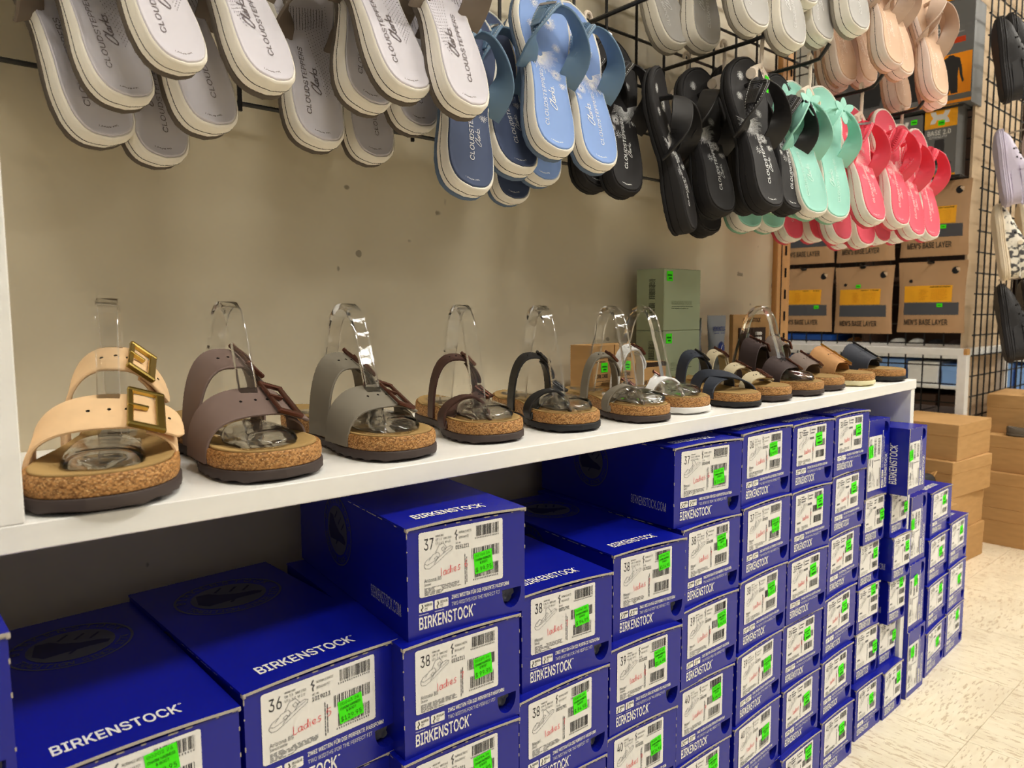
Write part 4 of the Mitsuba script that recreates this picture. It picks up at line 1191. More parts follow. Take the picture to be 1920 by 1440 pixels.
def strap_set(style, m, detail):
    key = ('straps', style, m, detail, HEEL[0])
    if key in _geo:
        return _geo[key]
    out = []
    for side in (1, -1):
        P, N, half = thong(m, side)
        A = across(P, N)
        out.append(('strap', P_(ribbon(P, A * half[:, None], 0.0036, N), 40), 'st'))
        if detail:
            d, c = [], []
            for i in range(7, 32):
                for e in (0.82, -0.82):
                    q = P[i] + A[i] * half[i] * e + N[i] * 0.0018
                    t = P[i] - P[i - 1]
                    d.append(ribbon(np.array([q - t * 0.28, q, q + t * 0.28]), np.tile(A[i] * 0.00035, (3, 1)), 0.0006, np.tile(N[i], (3, 1))))
            out.append(('strap/stitching', P_(cat(d)), 'stitch', None, side))
            if style != 'plain':
                seg = slice(6, 33)
                c.append(ribbon(P[seg] + N[seg] * 0.0018, A[seg] * 0.0066, 0.0018, N[seg]))
                for i in range(7, 32):
                    for e in (1, -1):
                        a_, b_ = P[i] + N[i] * 0.0030, P[min(i + 1, 33)] + A[i] * 0.0052 * e + N[i] * 0.0028
                        mid = (a_ + b_) / 2 + N[i] * 0.0007
                        c.append(tube([a_, mid, b_], 0.00115, 5))
                out.append(('strap/braid', P_(cat(c), 40), 'braid', None, side))
                if side == -1 * m:
                    i = 19
                    t = P[i] - P[i - 1]; t /= np.linalg.norm(t)
                    B = np.stack([t, A[i], N[i]], 1)
                    v, f = cat([box(-0.014, 0.012, -0.0085, 0.0085, 0.0022, 0.0040, 0.0012)] + [box(-0.010, 0.002, -0.0055 + 0.0033 * q, -0.0045 + 0.0033 * q, 0.0038, 0.0046) for q in range(4)])
                    out.append(('strap/tab', P_((v @ B.T + P[i] + N[i] * 0.0012, f)), 'st', None, side))
                    ring = [(-0.001, 0.0115), (0.004, 0.0115), (0.004, -0.0115), (-0.001, -0.0115)]
                    j = 12
                    t = P[j] - P[j - 1]; t /= np.linalg.norm(t)
                    B = np.stack([t, A[j], N[j]], 1)
                    v, f = tube([(x, y, 0.0042) for x, y in ring], 0.0010, 6, closed=True)
                    out.append(('strap/ring', P_((v @ B.T + P[j], f), 40), 'metal', None, side))
    zt = float(c_zt(0.8))
    out.append(('toe_post', P_(tube([(0.806 * CL, 0, zt - 0.006), (0.804 * CL, 0, zt + 0.006), (0.797 * CL, 0, zt + 0.016)], [0.0045, 0.004, 0.0045], 10), 40), 'st'))
    if style == 'flower':
        fl = []
        c0 = np.array([0.745 * CL, 0.0, float(c_zt(0.74)) + 0.036])
        for q in range(6):
            a = q * math.pi / 3
            d = np.array([math.cos(a), math.sin(a), 0]); e = np.array([-math.sin(a), math.cos(a), 0])
            pts = np.array([c0 + d * r + np.array([0, 0, 0.004 + 0.10 * r * (1 if q % 2 else 0.4)]) for r in np.linspace(0.002, 0.026, 9)])
            wd = np.array([e * 0.0078 * math.sin(math.pi * min(1, (i + 0.9) / 9.4)) ** 0.8 for i in range(9)])
            fl.append(P_(ribbon(pts, wd, 0.0014, np.tile([0, 0, 1.0], (9, 1))), 40))
        out += [('flower_petal', p, 'st') for p in fl]
    # number sub-parts under their own strap
    _geo[key] = out
    return out


def peg_sandal(style, m, detail, mats, M, label, group):
    L_ = c_layers(m)
    parts = [('outsole', L_['outsole'], mats['out']), ('midsole', L_['midsole'], mats['mid'], mats.get('midlab')), ('midsole/line', L_['line'], mats['line']), ('footbed', L_['footbed'], mats['fb'])]
    pr = {'dots': 'dots', 'burst': 'burst', 'burst2': 'burst2', 'flower': 'plain', 'plain': 'plain'}[style]
    parts.append(('footbed/print', bed_print(pr, m, mats['ink'], detail), 'm_print_matte', 'script lettering and pattern'))
    sset = strap_set({'dots': 'plain', 'burst': 'braid', 'burst2': 'braid', 'flower': 'flower', 'plain': 'plain'}[style], m, detail)
    for p in sset:
        nm = p[0]
        if len(p) > 4 and p[4] < 0:
            nm = nm.replace('strap/', 'strap_001/')
        parts.append((nm, p[1], {'st': mats['st'], 'stitch': 'm_stitch', 'braid': mats['braid'], 'metal': mats['metal']}[p[2]]))
    thing('hanging_sandal', [q[:3] if len(q) < 4 or not q[3] else q for q in parts], M, label, 'sandal', group)


def hang_frame(x, y, z, th, ph, ps, sc=1.0):
    th, ph, ps = map(math.radians, (th, ph, ps))
    X = np.array([0, math.sin(th), math.cos(th)]); Z = np.array([0, -math.cos(th), math.sin(th)]); Y = np.cross(Z, X)
    X, Y = math.cos(ph) * X + math.sin(ph) * Y, -math.sin(ph) * X + math.cos(ph) * Y
    c, s = math.cos(ps), math.sin(ps)
    R = np.array([[c, -s, 0], [s, c, 0], [0, 0, 1]])
    return frame((x, y, z), X=R @ X, Y=R @ Y, Z=R @ Z, s=sc)


LOOK = {
    'grey': dict(style='dots', fb='m_fb_lilac', mid='m_mid_white', out='m_out_grey', line='m_line_dark', st='m_st_grey', braid='m_st_grey', metal='m_chrome', ink=(112, 104, 108)),
    'white': dict(style='dots', fb='m_fb_lilac', mid='m_mid_white', out='m_out_grey', line='m_line_dark', st='m_st_grey', braid='m_st_grey', metal='m_chrome', ink=(104, 96, 98)),
    'blue': dict(style='burst', fb='m_fb_blue', mid='m_mid_white', out='m_out_blue', line='m_line_dark', st='m_st_blue', braid='m_st_blue', metal='m_chrome', ink=(236, 236, 238)),
    'navy': dict(style='burst2', fb='m_fb_navy', mid='m_mid_white', out='m_out_blue', line='m_line_dark', st='m_st_blue', braid='m_st_blue', metal='m_chrome', ink=(190, 190, 196)),
    'black': dict(style='burst2', fb='m_fb_black', mid='m_mid_black', out='m_out_black', line='m_line_black', st='m_st_black', braid='m_braid_black', metal='m_black_metal', ink=(226, 226, 228)),
    'mint': dict(style='flower', fb='m_fb_mint', mid='m_mid_white', out='m_out_mint', line='m_line_dark', st='m_st_mint', braid='m_st_mint', metal='m_chrome', ink=(222, 244, 238)),
    'pink': dict(style='burst2', fb='m_fb_pink', mid='m_mid_white', out='m_out_pink', line='m_line_pink', st='m_st_pink', braid='m_braid_pink', metal='m_chrome', ink=(250, 206, 208)),
    'stone': dict(style='plain', fb='m_fb_stone', mid='m_mid_white', out='m_out_stone', line='m_line_dark', st='m_st_stone', braid='m_st_stone', metal='m_chrome', ink=(232, 232, 232)),
    'taupe': dict(style='plain', fb='m_fb_taupe', mid='m_mid_tint', out='m_out_taupe', line='m_line_dark', st='m_st_taupe', braid='m_st_taupe', metal='m_chrome', ink=(244, 230, 216))}
NAME = {'grey': 'lilac grey', 'white': 'pale grey', 'blue': 'sky blue', 'navy': 'dark blue', 'black': 'black', 'mint': 'mint green', 'pink': 'coral pink', 'stone': 'stone grey', 'taupe': 'taupe'}
# look, peg, row on the peg, side (+1 right), heel x y z, lean, fan, turn
HANG = [
    ('grey', 1, 1, -1, 0.235, 0.125, 1.062, 18, 9, 5, 0.885),
    ('grey', 1, 1, 1, 0.318, 0.130, 1.061, 23, 3, 15, 0.981),
    ('grey', 1, 2, -1, 0.204, 0.185, 1.039, 19, 6, 7, 0.902),
    ('grey', 1, 2, 1, 0.281, 0.190, 1.027, 16, 6, 7, 0.980),
    ('grey', 1, 3, -1, 0.196, 0.235, 1.012, 12, 10, 6, 0.988),
    ('grey', 1, 3, 1, 0.249, 0.250, 1.002, 14, 1, 16, 0.941),
    ('white', 2, 1, -1, 0.456, 0.090, 1.070, 22, 5, 6, 0.976),
    ('white', 2, 1, 1, 0.512, 0.068, 1.060, 19, -2, 17, 1.000),
    ('white', 2, 2, -1, 0.446, 0.167, 1.074, 13, -11, 18, 1.000),
    ('white', 2, 2, 1, 0.533, 0.196, 1.068, 13, -1, 17, 1.000),
    ('white', 2, 3, -1, 0.416, 0.220, 1.036, 16, -4, 22, 1.000),
    ('white', 2, 3, 1, 0.507, 0.255, 1.037, 14, -1, 18, 0.973),
    ('blue', 3, 1, -1, 0.686, 0.108, 1.045, 18, -10, 14, 1.000),
    ('blue', 3, 1, 1, 0.776, 0.112, 1.038, 19, -6, 12, 1.000),
    ('navy', 3, 2, -1, 0.660, 0.144, 1.022, 24, -3, 6, 1.000),
    ('blue', 3, 2, 1, 0.760, 0.209, 1.031, 12, -6, 17, 1.000),
    ('navy', 3, 3, -1, 0.558, 0.122, 0.986, 17, -11, 21, 1.000),
    ('navy', 3, 3, 1, 0.739, 0.250, 1.007, 12, -4, 18, 0.976),
    ('black', 4, 1, -1, 0.878, 0.213, 1.035, 12, -8, 17, 1.000),
    ('black', 4, 1, 1, 0.897, 0.169, 1.024, 14, -9, 16, 1.000),
    ('black', 5, 1, -1, 1.075, 0.032, 1.000, 15, -4, 22, 1.000),
    ('black', 5, 1, 1, 1.220, 0.078, 1.015, 13, -12, 21, 1.000),
    ('black', 5, 2, -1, 1.064, 0.110, 0.999, 15, -3, 22, 1.000),
    ('black', 5, 2, 1, 1.162, 0.112, 1.014, 12, -2, 18, 1.000),
    ('black', 5, 3, -1, 0.997, 0.130, 0.971, 10, 7, 19, 1.000),
    ('black', 5, 3, 1, 1.193, 0.223, 0.987, 14, -7, 20, 1.000),
    ('mint', 6, 1, -1, 1.275, 0.057, 1.008, 16, -1, 9, 1.000),
    ('mint', 6, 1, 1, 1.363, 0.063, 1.010, 12, -6, 21, 1.000),
    ('mint', 6, 2, -1, 1.266, 0.113, 1.024, 12, -2, 18, 1.000),
    ('mint', 6, 2, 1, 1.352, 0.118, 1.026, 12, -2, 18, 1.000),
    ('mint', 6, 3, -1, 1.267, 0.180, 0.996, 12, -2, 18, 1.000),
    ('mint', 6, 3, 1, 1.355, 0.184, 1.001, 12, -2, 18, 1.000),
    ('pink', 7, 1, -1, 1.478, 0.041, 1.009, 19, -9, 8, 1.000),
    ('pink', 7, 1, 1, 1.621, 0.054, 1.016, 13, -10, 20, 1.000),
    ('pink', 8, 1, -1, 1.703, 0.051, 0.999, 13, -7, 20, 1.000),
    ('pink', 8, 1, 1, 1.806, 0.059, 1.003, 12, -9, 18, 1.000),
    ('pink', 7, 3, -1, 1.486, 0.210, 0.990, 13, -1, 18, 1.000),
    ('pink', 7, 3, 1, 1.563, 0.196, 0.994, 12, -2, 18, 1.000),
    ('pink', 7, 2, -1, 1.504, 0.118, 0.983, 13, -6, 21, 1.000),
    ('pink', 7, 2, 1, 1.584, 0.105, 0.977, 12, -2, 18, 1.000),
    ('pink', 8, 2, -1, 1.705, 0.121, 0.992, 12, -2, 18, 1.000),
    ('pink', 8, 2, 1, 1.797, 0.118, 1.000, 12, -2, 18, 1.000),
    ('pink', 8, 3, -1, 1.692, 0.196, 0.987, 12, -2, 18, 1.000),
    ('stone', 9, 3, -1, 1.053, 0.192, 1.277, 15, 10, 10, 1.000),
    ('stone', 9, 3, 1, 1.089, 0.166, 1.280, 11, -6, 16, 1.000),
    ('stone', 9, 1, -1, 1.073, 0.071, 1.290, 14, -9, 22, 1.000),
    ('stone', 9, 1, 1, 1.154, 0.049, 1.265, 15, -12, 28, 1.000),
    ('stone', 9, 2, -1, 1.069, 0.062, 1.274, 13, -4, 20, 1.000),
    ('stone', 10, 2, -1, 1.266, 0.083, 1.366, 13, -2, 19, 1.000),
    ('stone', 10, 1, 1, 1.404, 0.111, 1.370, 21, 1, 6, 1.000),
    ('stone', 10, 3, -1, 1.321, 0.083, 1.320, 14, -13, 25, 1.000),
    ('stone', 11, 1, 1, 1.377, 0.044, 1.339, 13, -6, 19, 1.000),
    ('taupe', 12, 1, -1, 1.532, 0.044, 1.312, 13, -10, 20, 1.000),
    ('taupe', 12, 1, 1, 1.588, 0.044, 1.305, 12, -2, 18, 1.000),
    ('taupe', 13, 1, -1, 1.724, 0.026, 1.287, 12, -7, 19, 1.000),
    ('taupe', 13, 1, 1, 1.779, 0.045, 1.280, 12, -2, 18, 1.000),
    ('taupe', 12, 3, -1, 1.538, 0.133, 1.303, 12, -2, 18, 1.000),
    ('taupe', 12, 3, 1, 1.628, 0.132, 1.317, 12, -2, 18, 1.000),
    ('taupe', 12, 4, -1, 1.553, 0.156, 1.296, 12, -2, 18, 1.000),
    ('taupe', 13, 3, 1, 1.803, 0.128, 1.294, 12, -2, 18, 1.000)]
ROW = ['', 'front', 'second', 'third', 'rearmost']
TURN = {1: 14, 2: 5, 3: -3, 4: -5, 5: -7, 6: -16, 7: -9, 8: -9, 9: -6, 10: -6, 11: -8, 12: -8, 13: -8}
PEG_NAME = ['', 'first', 'second', 'third', 'fourth', 'fifth', 'sixth', 'seventh', 'eighth', 'first upper', 'second upper', 'third upper', 'fourth upper', 'fifth upper']
for lk, peg, row, sd, x, y, z, th, ph, ps, sc in HANG:
    ps = 20 if (peg == 5 and row == 3 and sd < 0) else TURN[peg]
    detail = 1 if peg <= 4 or (peg in (5, 7, 8) and row == 1) else 0
    HEEL[0] = 0.029 if peg <= 4 else 0.034
    lab = '%s hanging sandal, %s one on the %s of the %s peg' % (NAME[lk], ROW[row], 'right' if sd > 0 else 'left', PEG_NAME[peg])
    peg_sandal(LOOK[lk]['style'], sd, detail, LOOK[lk], hang_frame(x, y, z, th, ph, ps, sc), lab, NAME[lk] + ' sandals hanging on pegs')
# ---------------------------------------------------------------- black grid panel, pegs, hangers on the wall
GX0, GX1, GZ0, GZ1, GY = -0.30, 1.83, 1.10, 2.06, 0.292
key = fresh('grid_panel')
tag(key, 'black wire grid panel on the wall behind the hanging sandals', 'grid panel')
wire_v = P_(tube([(0, 0, GZ0 - 0.01), (0, 0, GZ1)], 0.0028, 6))
wire_h = P_(tube([(GX0, 0, 0), (GX1, 0, 0)], 0.0028, 6))
k = 0
for x in np.arange(GX0 + 0.01, GX1, 0.0815):
    put(key + '__wire' + ('_%03d' % k if k else ''), wire_v, 'm_wire', frame((x, GY, 0))); k += 1
for z in np.arange(GZ0, GZ1, 0.0815):
    put(key + '__wire_%03d' % k, wire_h, 'm_wire', frame((0, GY + 0.0052, z))); k += 1
for i, x in enumerate((0.02, 0.75, 1.50)):
    put(key + '__bracket' + ('_%03d' % i if i else ''), P_(box(x - 0.012, x + 0.012, GY + 0.008, WALL_Y - 0.0005, 1.165, 1.20, 0.003)), 'm_wire')

# peg: x, z, tip y ; names tell what hangs on each
PEGS = [(0.268, 1.325, 0.03, 'lilac grey'), (0.482, 1.325, 0.02, 'pale grey'), (0.715, 1.315, 0.02, 'sky blue'), (0.905, 1.305, 0.07, 'rearmost black'), (1.141, 1.290, 0.055, 'black'), (1.334, 1.296, 0.055, 'mint'), (1.551, 1.287, 0.050, 'coral pink'),
        (1.752, 1.278, 0.040, 'farthest coral pink'), (1.105, 1.580, 0.02, 'stone grey'), (1.345, 1.66, 0.02, 'second stone grey'), (1.575, 1.60, 0.02, 'taupe'), (1.765, 1.58, 0.01, 'farthest taupe')]
for i, (x, z, ty, what) in enumerate(PEGS):
    key = fresh('peg_hook')
    tag(key, 'black metal peg holding the %s sandals' % what, 'hook', 'black pegs on the grid panel')
    n = 0.032
    put(key + '__rod', P_(tube([(x, GY - 0.004, z), (x, ty + n, z + 0.004), (x, ty + 0.012, z + 0.006), (x, ty, z + 0.020), (x, ty - 0.006, z + 0.028)], 0.0036, 8), 40), 'm_wire')
    put(key + '__clip', P_(cat([box(x - 0.016, x + 0.016, GY - 0.009, GY - 0.0032, z - 0.030, z + 0.006, 0.001), box(x - 0.016, x + 0.016, GY - 0.0032, GY + 0.012, z + 0.0015, z + 0.006, 0.001)])), 'm_wire')


def hanger_parts():
    """A flat plastic sandal hanger: hook, plate with two end buttons. Local x across, z up, hook centre at the origin."""
    a = np.radians(np.linspace(200, -55, 14))
    hook = [(0.009 * math.cos(t), 0, 0.009 * math.sin(t)) for t in a] + [(0.004, 0, -0.018), (0.003, 0, -0.040), (0.0, 0, -0.052)]
    hk = tube(hook, [0.0030] * 4 + [0.0034] * 13, 8)
    pl = [(-0.034, -0.078), (-0.040, -0.062), (-0.016, -0.052), (0.0, -0.046), (0.016, -0.052), (0.040, -0.062), (0.034, -0.078), (0.012, -0.070), (0.0, -0.064), (-0.012, -0.070)]
    import shapely
    plate = trimesh.creation.extrude_polygon(shapely.Polygon(pl).buffer(0.002), 0.0024, engine='earcut')
    v = np.array(plate.vertices)
    plate = (np.c_[v[:, 0], -v[:, 2] + 0.0012, v[:, 1]], np.array(plate.faces)[:, ::-1])
    bt = [tube([(s * 0.040 - 0.002, 0, -0.070), (s * 0.040 + 0.002, 0, -0.070)], 0.0085, 14) for s in (-1, 1)]
    ink = Ink()
    ink.strokes(SCRIPT, -0.012, -0.061, 0.0052, (120, 104, 92), 0.0002, 0.0007)
    return dict(hook=P_(hk, 40), plate=P_(plate), button=[P_(q, 30) for q in bt], mark=ink.ply(lambda v: np.c_[v[:, 0], -0.0014 - v[:, 2], v[:, 1]]))


HP = hanger_parts()
_tagink = Ink()
_tagink.rect(0, 0, 0.017, 0.026, GREEN, 0.0)
_tagink.rect(0.002, 0.018, 0.015, 0.0205, (20, 110, 14), 0.0002); _tagink.rect(0.003, 0.005, 0.014, 0.010, (20, 110, 14), 0.0002)
TAGP = _tagink.ply(lambda v: np.c_[0.016 + v[:, 0], -0.0022 - v[:, 2], v[:, 1] - 0.085])
HANGERS = [(4, 0.235, 8, 0, 'black hanging pair behind the blue sandals'), (4, 0.205, 8, 0, 'second black hanging pair behind the blue sandals')][:1] + [
    (5, 0.070, 10, 1, 'front black hanging pair'), (5, 0.140, 8, 1, 'second black hanging pair'), (5, 0.215, 6, 0, 'rear black hanging pair'),
    (6, 0.085, 8, 1, 'front mint green pair'), (7, 0.085, 8, 1, 'front coral pink pair'), (8, 0.085, 6, 1, 'farthest coral pink pair')]
for pg, y, turn, st, what in HANGERS:
    x, z, ty, _ = PEGS[pg - 1]
    M = frame((x, y, z + 0.0085), turn)
    parts = [('hook', HP['hook'], 'm_hanger'), ('plate', HP['plate'], 'm_hanger'), ('plate/script', HP['mark'], 'm_print_matte', 'pressed script lettering')] + [('button', q, 'm_hanger') for q in HP['button']]
    if st:
        parts.append(('price_sticker', TAGP, 'm_print_matte', 'bright green price sticker'))
    thing('sandal_hanger', parts, M, 'pale plastic hanger of the %s' % what, 'hanger', 'pale plastic sandal hangers')
# ---------------------------------------------------------------- goods at the back of the shelf
def carton(name, x0, x1, y0, y1, z0, z1, bsdf, label, cat_, group=None, prints=(), stickers=(), b=0.0012, turn=0.0):
    """A box with print on its front (y0 side). prints: (text, u, v, height, colour, bold, width); stickers: (u, v, w, h)."""
    w, d, h = x1 - x0, y1 - y0, z1 - z0
    M = frame((x0, y0, z0), turn)
    parts = [('body', P_(box(0, w, 0, d, 0, h, b)), bsdf)]
    if prints:
        k = Ink()
        for p in prints:
            if p[0] == 'rect':
                k.rect(p[1] * w, p[2] * h, p[3] * w, p[4] * h, p[5], 0.0003)
            else:
                k.text(p[0], p[1] * w, p[2] * h, p[3] * h, p[4], 0.0005, p[5], w=p[6] * w)
        parts.append(('print', k.ply(on_front), 'm_print_matte'))
    for u, v_, sw, sh in stickers:
        k = Ink()
        k.rect(u * w, v_ * h, u * w + sw, v_ * h + sh, GREEN, 0.0007)
        k.rect(u * w + 0.15 * sw, v_ * h + 0.5 * sh, u * w + 0.85 * sw, v_ * h + 0.68 * sh, (22, 110, 14), 0.0009)
        k.rect(u * w + 0.3 * sw, v_ * h + 0.2 * sh, u * w + 0.8 * sw, v_ * h + 0.36 * sh, (22, 110, 14), 0.0009)
        parts.append(('price_sticker', k.ply(on_front), 'm_print_matte', 'bright green price sticker'))
    return thing(name, parts, M, label, cat_, group)


SZ = lambda x: SHELF_Z + sag(x) + 0.0004
dk = (86, 96, 76)
gb = lambda z0, z1, n: carton('gift_box', 1.108, 1.222, 0.232, 0.296, z0, z1, 'm_green_box', 'sage green carton, %s of two stacked at the back of the shelf' % n, 'box', 'sage green cartons',
                             [('BIRKENSTOCK', 0.20, 0.42, 0.06, (146, 158, 128), True, 0.56), ('rect', 0.2, 0.385, 0.78, 0.395, dk), ('rect', 0.2, 0.355, 0.66, 0.363, dk)], [(0.06, 0.80, 0.018, 0.018)])
z = SZ(1.16)
gb(z, z + 0.1135, 'lower'); gb(z + 0.114, z + 0.2275, 'upper')
# side print of the cartons: barcodes on the left faces
for i, z0 in enumerate((z, z + 0.114)):
    k = Ink()
    for a, b2 in ((0.058, 0.095), (0.020, 0.050)):
        y = a
        q = random.Random(5)
        while y < b2:
            hgt = q.choice([0.0008, 0.0014, 0.002]); k.rect(0.030, y, 0.044, y + hgt, (60, 66, 52), 0.0004); y += hgt + q.choice([0.0009, 0.0014])
    put('gift_box' + ('_%03d' % i if i else '') + '__side_print', k.ply(lambda v, z0=z0: np.c_[1.108 - v[:, 2], 0.296 - v[:, 0], z0 + v[:, 1]]), 'm_print_matte')
br = (70, 56, 42)
for i, (x0, n) in enumerate(((0.905, 'left'), (0.962, 'right'))):
    z = SZ(x0)
    carton('kraft_box', x0, x0 + 0.054, 0.222, 0.272, z, z + 0.095, 'm_kraft', 'small kraft carton behind the grey toe-loop sandal, %s of two' % n, 'box', 'small kraft cartons',
           [('BIRKENSTOCK', 0.12, 0.76, 0.07, br, True, 0.7), ('rect', 0.12, 0.70, 0.6, 0.715, br), ('CORK CARE', 0.12, 0.42, 0.07, br, True, 0.6), ('rect', 0.1, 0.36, 0.9, 0.37, br), ('rect', 0.12, 0.28, 0.6, 0.29, br)], [(0.40, 0.52, 0.016, 0.016)], 0.0006)
z = SZ(1.03)
carton('kraft_box', 1.028, 1.100, 0.222, 0.262, z, z + 0.060, 'm_kraft', 'low kraft carton behind the white sandal', 'box', None,
       [('rect', 0.0, 0.86, 1.0, 1.0, (52, 38, 26)), ('CARE KIT', 0.08, 0.34, 0.13, br, True, 0.4)], [(0.66, 0.10, 0.016, 0.016)], 0.0006)


def tube_pack(x, y, zz, w, h, turn, label):
    """A squeeze tube standing on its cap: flat crimped top, round bottom."""
    n, m = 12, 24
    a = np.arange(m) * 2 * np.pi / m
    v = []
    for i in range(n):
        t = i / (n - 1)
        rx = (0.35 + 0.65 * smooth01(t / 1.0)) * w / 2 if t > 0 else 0.35 * w / 2
        ry = 0.018 * (1 - t) ** 0.8 + 0.0012
        v += [(rx * math.cos(q), ry * math.sin(q), 0.022 + t * (h - 0.022)) for q in a]
    v = np.array(v)
    i, j = np.meshgrid(np.arange(n - 1), np.arange(m), indexing='ij'); j2 = (j + 1) % m
    f = quads(np.stack([i * m + j, i * m + j2, (i + 1) * m + j2, (i + 1) * m + j], -1).reshape(-1, 4))
    f = np.vstack([f, [[(n - 1) * m, (n - 1) * m + q, (n - 1) * m + q + 1] for q in range(1, m - 1)]])
    k = Ink()
    navy = (40, 52, 110)
    k.text('BIRKENSTOCK', -0.021, h * 0.78, 0.0085, navy, 0.0, True, w=0.042)
    k.rect(-0.020, h * 0.745, 0.021, h * 0.752, navy, 0.0)
    k.ellipse(0, h * 0.55, 0.011, 0.011, navy, 0.0, 26, 0.86); k.ellipse(0, h * 0.55, 0.0085, 0.0085, navy, 0.0, 24)
    k.line([(-0.003, h * 0.55 - 0.004), (0.003, h * 0.55 + 0.004)], 0.0016, (190, 194, 200), 0.0002)
    k.rect(-0.014, h * 0.40, 0.012, h * 0.33, GREEN, 0.0001)
    ry = lambda zv: 0.018 * (1 - np.clip((zv - 0.022) / (h - 0.022), 0, 1)) ** 0.8 + 0.0012
    ink = k.ply(lambda q: np.c_[q[:, 0], -ry(q[:, 1]) * np.sqrt(np.clip(1 - (q[:, 0] / (0.8 * w / 2)) ** 2 * 0.5, 0.3, 1)) - 0.0012 - q[:, 2], q[:, 1]])
    cp = tube([(0, 0, 0), (0, 0, 0.004), (0, 0, 0.020), (0, 0, 0.0225)], [0.0165, 0.0175, 0.0165, 0.015], 24)
    thing('squeeze_tube', [('body', P_((v, f), 40), 'm_tube_grey'), ('cap', P_(cp, 40), 'm_tube_grey'), ('print', ink, 'm_print_matte', 'navy lettering and round emblem')], frame((x, y, zz), turn), label, 'tube', 'grey squeeze tubes')


tube_pack(1.300, 0.246, SZ(1.30), 0.066, 0.140, 0, 'grey squeeze tube with a round navy emblem, facing the aisle')
tube_pack(1.244, 0.262, SZ(1.25), 0.066, 0.136, 62, 'grey squeeze tube seen edge-on beside the green cartons')
# kraft blister card with a clear front
x0, x1, zz = 1.375, 1.505, SZ(1.44)
k = Ink()
k.text('BIRKENSTOCK', 0.036, 0.124, 0.0085, (62, 46, 30), True and 0.0006, True, w=0.060)
brush = [box(0.070, 0.088, -0.011, -0.004, 0.030 + 0.011 * i, 0.037 + 0.011 * i, 0.001) for i in range(7)]
import shapely
wnd = box(0.018, 0.112, -0.014, -0.0135, 0.020, 0.112)
thing('blister_card', [('card', P_(box(0, 0.130, 0, 0.010, 0, 0.140, 0.001)), 'm_kraft'), ('print', k.ply(on_front), 'm_print_matte'), ('tray', P_(cat([box(0.018, 0.112, -0.0030, -0.0002, 0.020, 0.112), box(0.062, 0.098, -0.0040, -0.0030, 0.022, 0.110)])), 'm_dark_brown'),
                       ('brush', P_(cat(brush)), 'm_eva_white', 'white brush bristles'), ('bottle', P_(tube([(0.038, -0.010, 0.024), (0.038, -0.010, 0.085), (0.038, -0.010, 0.100)], [0.0055, 0.0055, 0.003], 14), 40), 'm_tube_grey')],
      frame((x0, 0.255, zz), -4), 'kraft blister card holding a brush, standing near the far end of the shelf', 'package')
# ---------------------------------------------------------------- the fixture beyond the shelf
key = fresh('display_table')
tag(key, 'white framed display table beyond the end of the long shelf', 'table')
put(key + '__tabletop', P_(box(3.0, 3.50, 0.312, 1.70, 0.686, 0.711, 0.001)), 'm_laminate')
for i, (x, y) in enumerate(((3.0, 0.312), (3.462, 0.312), (3.0, 1.662), (3.462, 1.662))):
    put(key + '__leg' + ('_%03d' % i if i else ''), P_(box(x, x + 0.038, y, y + 0.030, 0.0, 0.686, 0.001)), 'm_laminate')
put(key + '__corner_cap', P_(box(2.9985, 3.03, 0.3105, 0.322, 0.690, 0.7125, 0.0005)), 'm_wood')


def grid(label, p0, along, n, z0, z1, step=0.068, r=0.003, zstep=0.075):
    key = fresh('grid_panel')
    tag(key, label, 'grid panel')
    a = np.array(along, float)
    V = P_(tube([(0, 0, z0), (0, 0, z1)], r, 6))
    H = P_(tube([np.zeros(3), a * step * (n - 1)], r, 6))
    nrm = np.array([-a[1], a[0], 0]) * 0.0055
    for i in range(n):
        put(key + '__wire_%03d' % i if i else key + '__wire', V, 'm_wire', frame(np.array(p0) + a * step * i))
    for j, z in enumerate(np.arange(z0 + 0.01, z1, zstep)):
        put(key + '__wire_%03d' % (n + j), H, 'm_wire', frame(np.array(p0) + nrm + [0, 0, z]))


grid('black grid panel facing the long shelf, behind the base layer bags', (3.10, 0.355, 0), (0, 1, 0), 20, 0.715, 2.25)
grid('black grid panel along the aisle where the clogs hang', (3.045, 0.305, 0), (1, 0, 0), 12, 0.0, 2.35)
grid('black grid panel below the white display table', (3.30, 0.36, 0), (0, 1, 0), 20, 0.02, 0.67)
single('end_panel', P_(box(3.06, 3.62, 0.345, 0.353, 0.05, 2.2)), 'm_tan_panel', None, 'tan board standing behind the aisle grid panel', 'panel')

# wire shelves and the cartons on them
for i, (z, x1) in enumerate(((1.335, 3.10), (1.580, 3.10))):
    y0 = 0.36
    key = fresh('wire_shelf')
    tag(key, 'dark wire shelf holding the %s cartons' % ('lower row of grey and orange', 'upper row of grey and orange')[i], 'shelf', 'dark wire shelves')
    put(key + '__rail', P_(tube([(2.985, y0, z - 0.006), (2.985, 1.20, z - 0.006)], 0.005, 6)), 'm_wire')
    put(key + '__rail_001', P_(tube([(3.085, y0, z - 0.006), (3.085, 1.20, z - 0.006)], 0.004, 6)), 'm_wire')
    for j, y in enumerate(np.arange(y0, 1.2, 0.03)):
        put(key + '__wire' + ('_%03d' % j if j else ''), P_(tube([(2.985, y, z - 0.003), (3.095, y, z - 0.003)], 0.0022, 5)), 'm_wire')

BONE, ORG = (226, 224, 220), (246, 150, 24)


def on_x(v):   # a face that looks along -x: local right is -y (seen from the shelf), up is z
    return np.c_[-v[:, 2], -v[:, 0], v[:, 1]]


